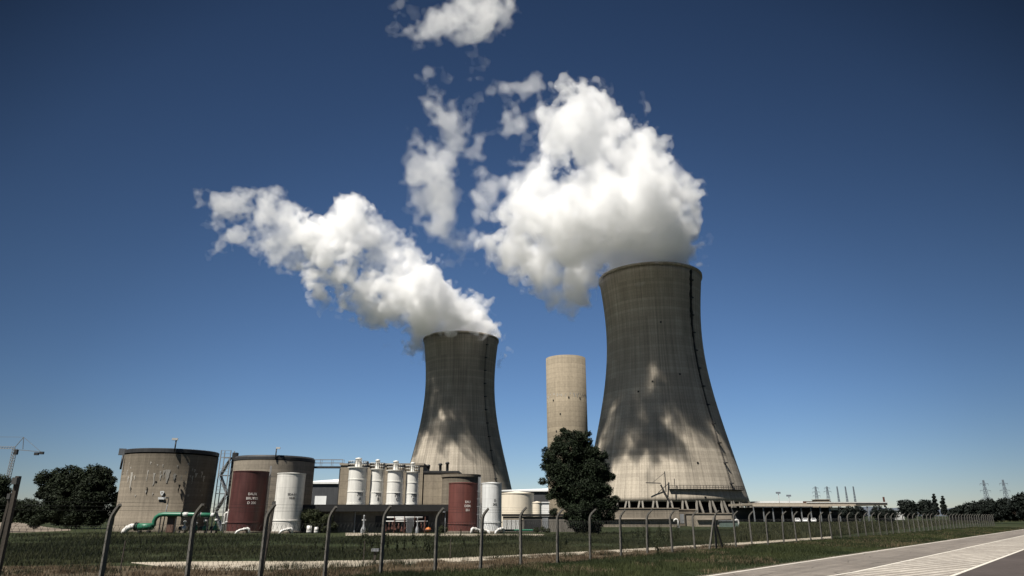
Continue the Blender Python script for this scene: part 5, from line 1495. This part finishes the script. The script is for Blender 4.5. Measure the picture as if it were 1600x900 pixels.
OCTAVES = ((30, 2.6), (15, 3.0), (8, 3.0), (4.4, 3.2), (2.5, 2.8), (1.6, 2.0))
def plume(label, T, puffs, h, seed, levels, near_row, box, lean=36, pull=.7, deep=(.02, -.035, -.075), warp=(3.0, 2.2, 1.2)):
    """puffs: (column, row, radius, weight) as seen from the road; the steam drifts left and towards the viewer"""
    X0, Y0 = T; rng = np.random.default_rng(seed); C = []
    for px, py, rp_, wt in puffs:
        a, tz_ = ray(px, py)
        inside = py > near_row
        away = hypot(a * Y0 - X0, CH + tz_ * Y0 - 118)
        dx = a * Y0 - X0
        far = pull * min(50, max(0, -dx - 22))
        Y = Y0 - (.55 * far if dx < -30 else 0) if inside else Y0 - lean * (1 - math.exp(-away / 24)) - far
        for k, dk in enumerate((0.0,) if inside or wt < .8 else deep):
            Yk = Y * (1 + dk * rng.uniform(.6, 1.4) * min(1.0, rp_ / 40)); q = .95 if inside else (1.0, .93, .82)[k]
            C.append((a * Yk, Yk, CH + tz_ * Yk, rp_ * q * .89 * mper(px, py, Yk), wt))
    C = np.array(C)
    lo = np.array([X0 - box[0], Y0 - box[1], 84.0]); hi = np.array([X0 + box[2], Y0 + box[3], box[4]])
    hi = lo + np.round((hi - lo) / 12) * 12; shape = np.round((hi - lo) / h).astype(int) + 1
    F = np.full(shape, -60.0, np.float32); Fw = F.copy()    # metres inside the steam; the same for the thin wisps
    xs = [lo[k] + np.arange(shape[k]) * h for k in range(3)]
    Wp = [sum(am * lattice_noise(shape, h, ce, rng) for am, ce in zip(warp, (26, 9, 4.5))) for k in range(3)]
    for cx, cy_, cz, r_, wt in C:
        R_ = r_ + 16
        s = tuple(slice(max(0, int((c - R_ - lo[k]) / h)), min(shape[k], int((c + R_ - lo[k]) / h) + 2)) for k, c in enumerate((cx, cy_, cz)))
        am = min(1.0, (r_ + 3) / 12)
        d = np.sqrt((xs[0][s[0]][:, None, None] - cx + am * Wp[0][s]) ** 2 + (xs[1][s[1]][None, :, None] - cy_ + am * Wp[1][s]) ** 2 + (xs[2][s[2]][None, None, :] - cz + am * Wp[2][s]) ** 2)
        thin = wt < .78
        cap = np.interp(wt, (.3, .42, .55, .66, .77), (-4.2, -2.6, -.8, .9, 2.4)) if thin else np.interp(wt, (.78, 1.0), (1.4, 14.0))
        f = np.minimum(r_ * (1.12 if thin else 1.0) - d - 2.0, np.float32(cap))
        G = Fw if thin else F
        a = G[s]; k = min(3.0, r_ * .3)
        hm_ = np.maximum(k - np.abs(a - f), 0) / k
        G[s] = np.maximum(a, f) + hm_ * hm_ * k * .25
    F = np.minimum(F, 14.0); turb = np.zeros(shape, np.float32)
    for cell, amp in OCTAVES:
        if cell < h * 1.6: continue
        nn = lattice_noise(shape, h, cell, rng)
        turb += amp * (1.25 * np.abs(nn) - 1.0 if 6 < cell < 30 else nn * .70)
    F += turb; Fw = np.maximum(Fw + turb, F - 1.0)
    # the shell of the tower stays clear, the mouth is full
    gx, gy = np.meshgrid(xs[0] - X0, xs[1] - Y0, indexing='ij'); rad = np.hypot(gx, gy)[:, :, None]; gz = xs[2][None, None, :]
    rim = shell_r(122)
    wallzone = (gz < 124.0) & (rad > rim - 1.8) & (rad < rim + 1.6)
    for G in (F, Fw):
        G[wallzone] = -9
        G[np.broadcast_to((gz < 114) & (rad < rim + .5), G.shape)] = -9
        G[[0, -1]] = -9; G[:, [0, -1]] = -9; G[:, :, [0, -1]] = -9
    root = None
    for G, kind, lv in ((Fw, 'wisp', WISPS), (F, 'core', levels)):
        for iso, dens in lv:
            V, Q = surface_nets(G, iso, lo, h)
            V, Q = drop_islands(V, Q, 260 if kind == 'wisp' else 120)
            o_ = mesh_np('steam_plume' if root is None else 'thin_wisp' if kind == 'wisp' else 'dense_core', V, Q, steam_mat('thin_steam' if kind == 'wisp' else 'dense_steam', dens), root, smooth=True)
            if root is None: root = o_; tag(o_, label, 'steam plume')
    return root

PR = [(1016, 432, 66, 1.20), (975, 432, 36, 1.20), (1064, 428, 38, 1.20), (1073, 404, 32, 1.15), (1052, 372, 36, 1.10), (1000, 385, 66, 1.20), (945, 400, 66, 1.20), (905, 428, 42, 1.00), (890, 446, 22, 0.95), (860, 422, 36, 0.95), (825, 402, 34, 0.90), (796, 372, 30, 0.85), (776, 338, 22, 0.72),
      (1044, 330, 34, 1.10), (1052, 306, 18, 1.00), (1024, 292, 38, 1.10), (1028, 262, 18, 1.00), (985, 262, 50, 1.10), (1005, 238, 24, 1.00), (968, 214, 30, 1.00), (945, 232, 52, 1.10), (905, 200, 40, 0.95), (878, 212, 36, 0.86), (893, 165, 22, 0.86), (925, 182, 26, 0.95), (900, 148, 14, 0.80),
      (985, 330, 74, 1.20), (930, 320, 74, 1.20), (880, 345, 60, 1.10), (860, 312, 40, 0.73), (884, 262, 44, 0.78), (846, 236, 30, 0.58), (828, 205, 30, 0.59), (818, 160, 18, 0.61), (800, 182, 22, 0.53), (822, 255, 28, 0.49), (815, 360, 40, 0.84), (838, 325, 34, 0.60), (800, 300, 24, 0.41),
      (785, 200, 24, 0.51), (770, 178, 24, 0.55), (764, 140, 18, 0.74), (757, 108, 17, 0.70), (752, 60, 12, 0.55), (760, 80, 15, 0.66), (745, 205, 24, 0.59), (724, 222, 26, 0.61), (702, 245, 32, 0.65), (686, 270, 28, 0.65), (672, 290, 18, 0.57), (700, 282, 22, 0.53),
      (690, 146, 17, 0.59), (708, 158, 17, 0.55), (682, 172, 16, 0.55), (696, 200, 18, 0.53), (728, 152, 12, 0.46), (690, 325, 18, 0.54), (700, 350, 17, 0.50), (720, 370, 13, 0.43), (680, 350, 10, 0.42),
      (752, 280, 18, 0.52), (768, 300, 20, 0.55), (762, 332, 18, 0.52), (745, 255, 12, 0.36), (775, 255, 12, 0.33),
      (706, 8, 30, 0.50), (690, 36, 24, 0.48), (664, 62, 19, 0.48), (655, 78, 10, 0.49), (732, 10, 28, 0.46), (762, 4, 24, 0.49), (716, 45, 20, 0.49), (650, 50, 12, 0.42), (640, 2, 14, 0.45), (624, 36, 8, 0.39), (742, 50, 15, 0.37), (704, 72, 12, 0.39), (770, 30, 12, 0.32)]
PL = [(719, 535, 44, 1.20), (690, 533, 26, 1.20), (748, 533, 26, 1.20), (754, 515, 20, 1.10), (735, 498, 27, 1.10), (700, 508, 36, 1.20), (665, 515, 32, 1.10), (640, 532, 18, 0.86), (650, 495, 36, 1.10), (712, 474, 22, 1.00), (690, 455, 25, 1.00), (670, 472, 34, 1.10),
      (620, 500, 24, 0.88), (600, 470, 32, 0.95), (630, 450, 36, 1.00), (655, 425, 26, 0.92), (640, 400, 20, 0.74), (615, 375, 16, 0.64), (618, 415, 26, 0.70), (575, 450, 32, 0.95), (545, 470, 22, 0.82), (520, 480, 16, 0.74), (500, 462, 20, 0.78), (545, 430, 32, 0.85), (575, 405, 28, 0.66),
      (500, 430, 24, 0.80), (515, 395, 32, 0.84), (550, 375, 32, 0.88), (540, 345, 25, 0.95), (544, 320, 19, 1.00), (558, 324, 12, 0.95), (530, 320, 13, 0.90), (575, 360, 20, 0.72), (590, 385, 20, 0.60), (495, 360, 26, 0.82), (470, 385, 24, 0.76), (465, 345, 22, 0.74), (455, 415, 20, 0.58), (450, 372, 22, 0.60),
      (440, 318, 16, 0.70), (420, 308, 14, 0.68), (404, 292, 12, 0.70), (450, 295, 13, 0.68), (462, 290, 9, 0.70), (430, 340, 18, 0.58), (398, 338, 15, 0.60), (378, 315, 13, 0.54), (362, 308, 12, 0.56), (365, 350, 12, 0.52), (400, 375, 16, 0.44), (420, 395, 14, 0.42), (390, 310, 11, 0.50), (350, 375, 10, 0.36),
      (340, 322, 9, 0.66), (332, 305, 10, 0.68), (322, 288, 11, 0.68), (338, 280, 8, 0.60), (311, 284, 7, 0.56)]
WISPS = [(-1.8, .012), (0, .022), (2.0, .028)]
STEAM = [(-.8, .03), (.8, .06), (3.0, .05), (6.5, .045)]
plume('huge white steam plume billowing from the nearer cooling tower, breaking into high wisps', TR, PR, .8, 72, STEAM, 383, (150, 120, 56, 48, 280), lean=28.9, pull=.4)
plume('long narrower white steam plume trailing left from the farther cooling tower', TL, PL, .8, 958, STEAM, 492, (216, 120, 48, 48, 228), lean=20.4, pull=.2)
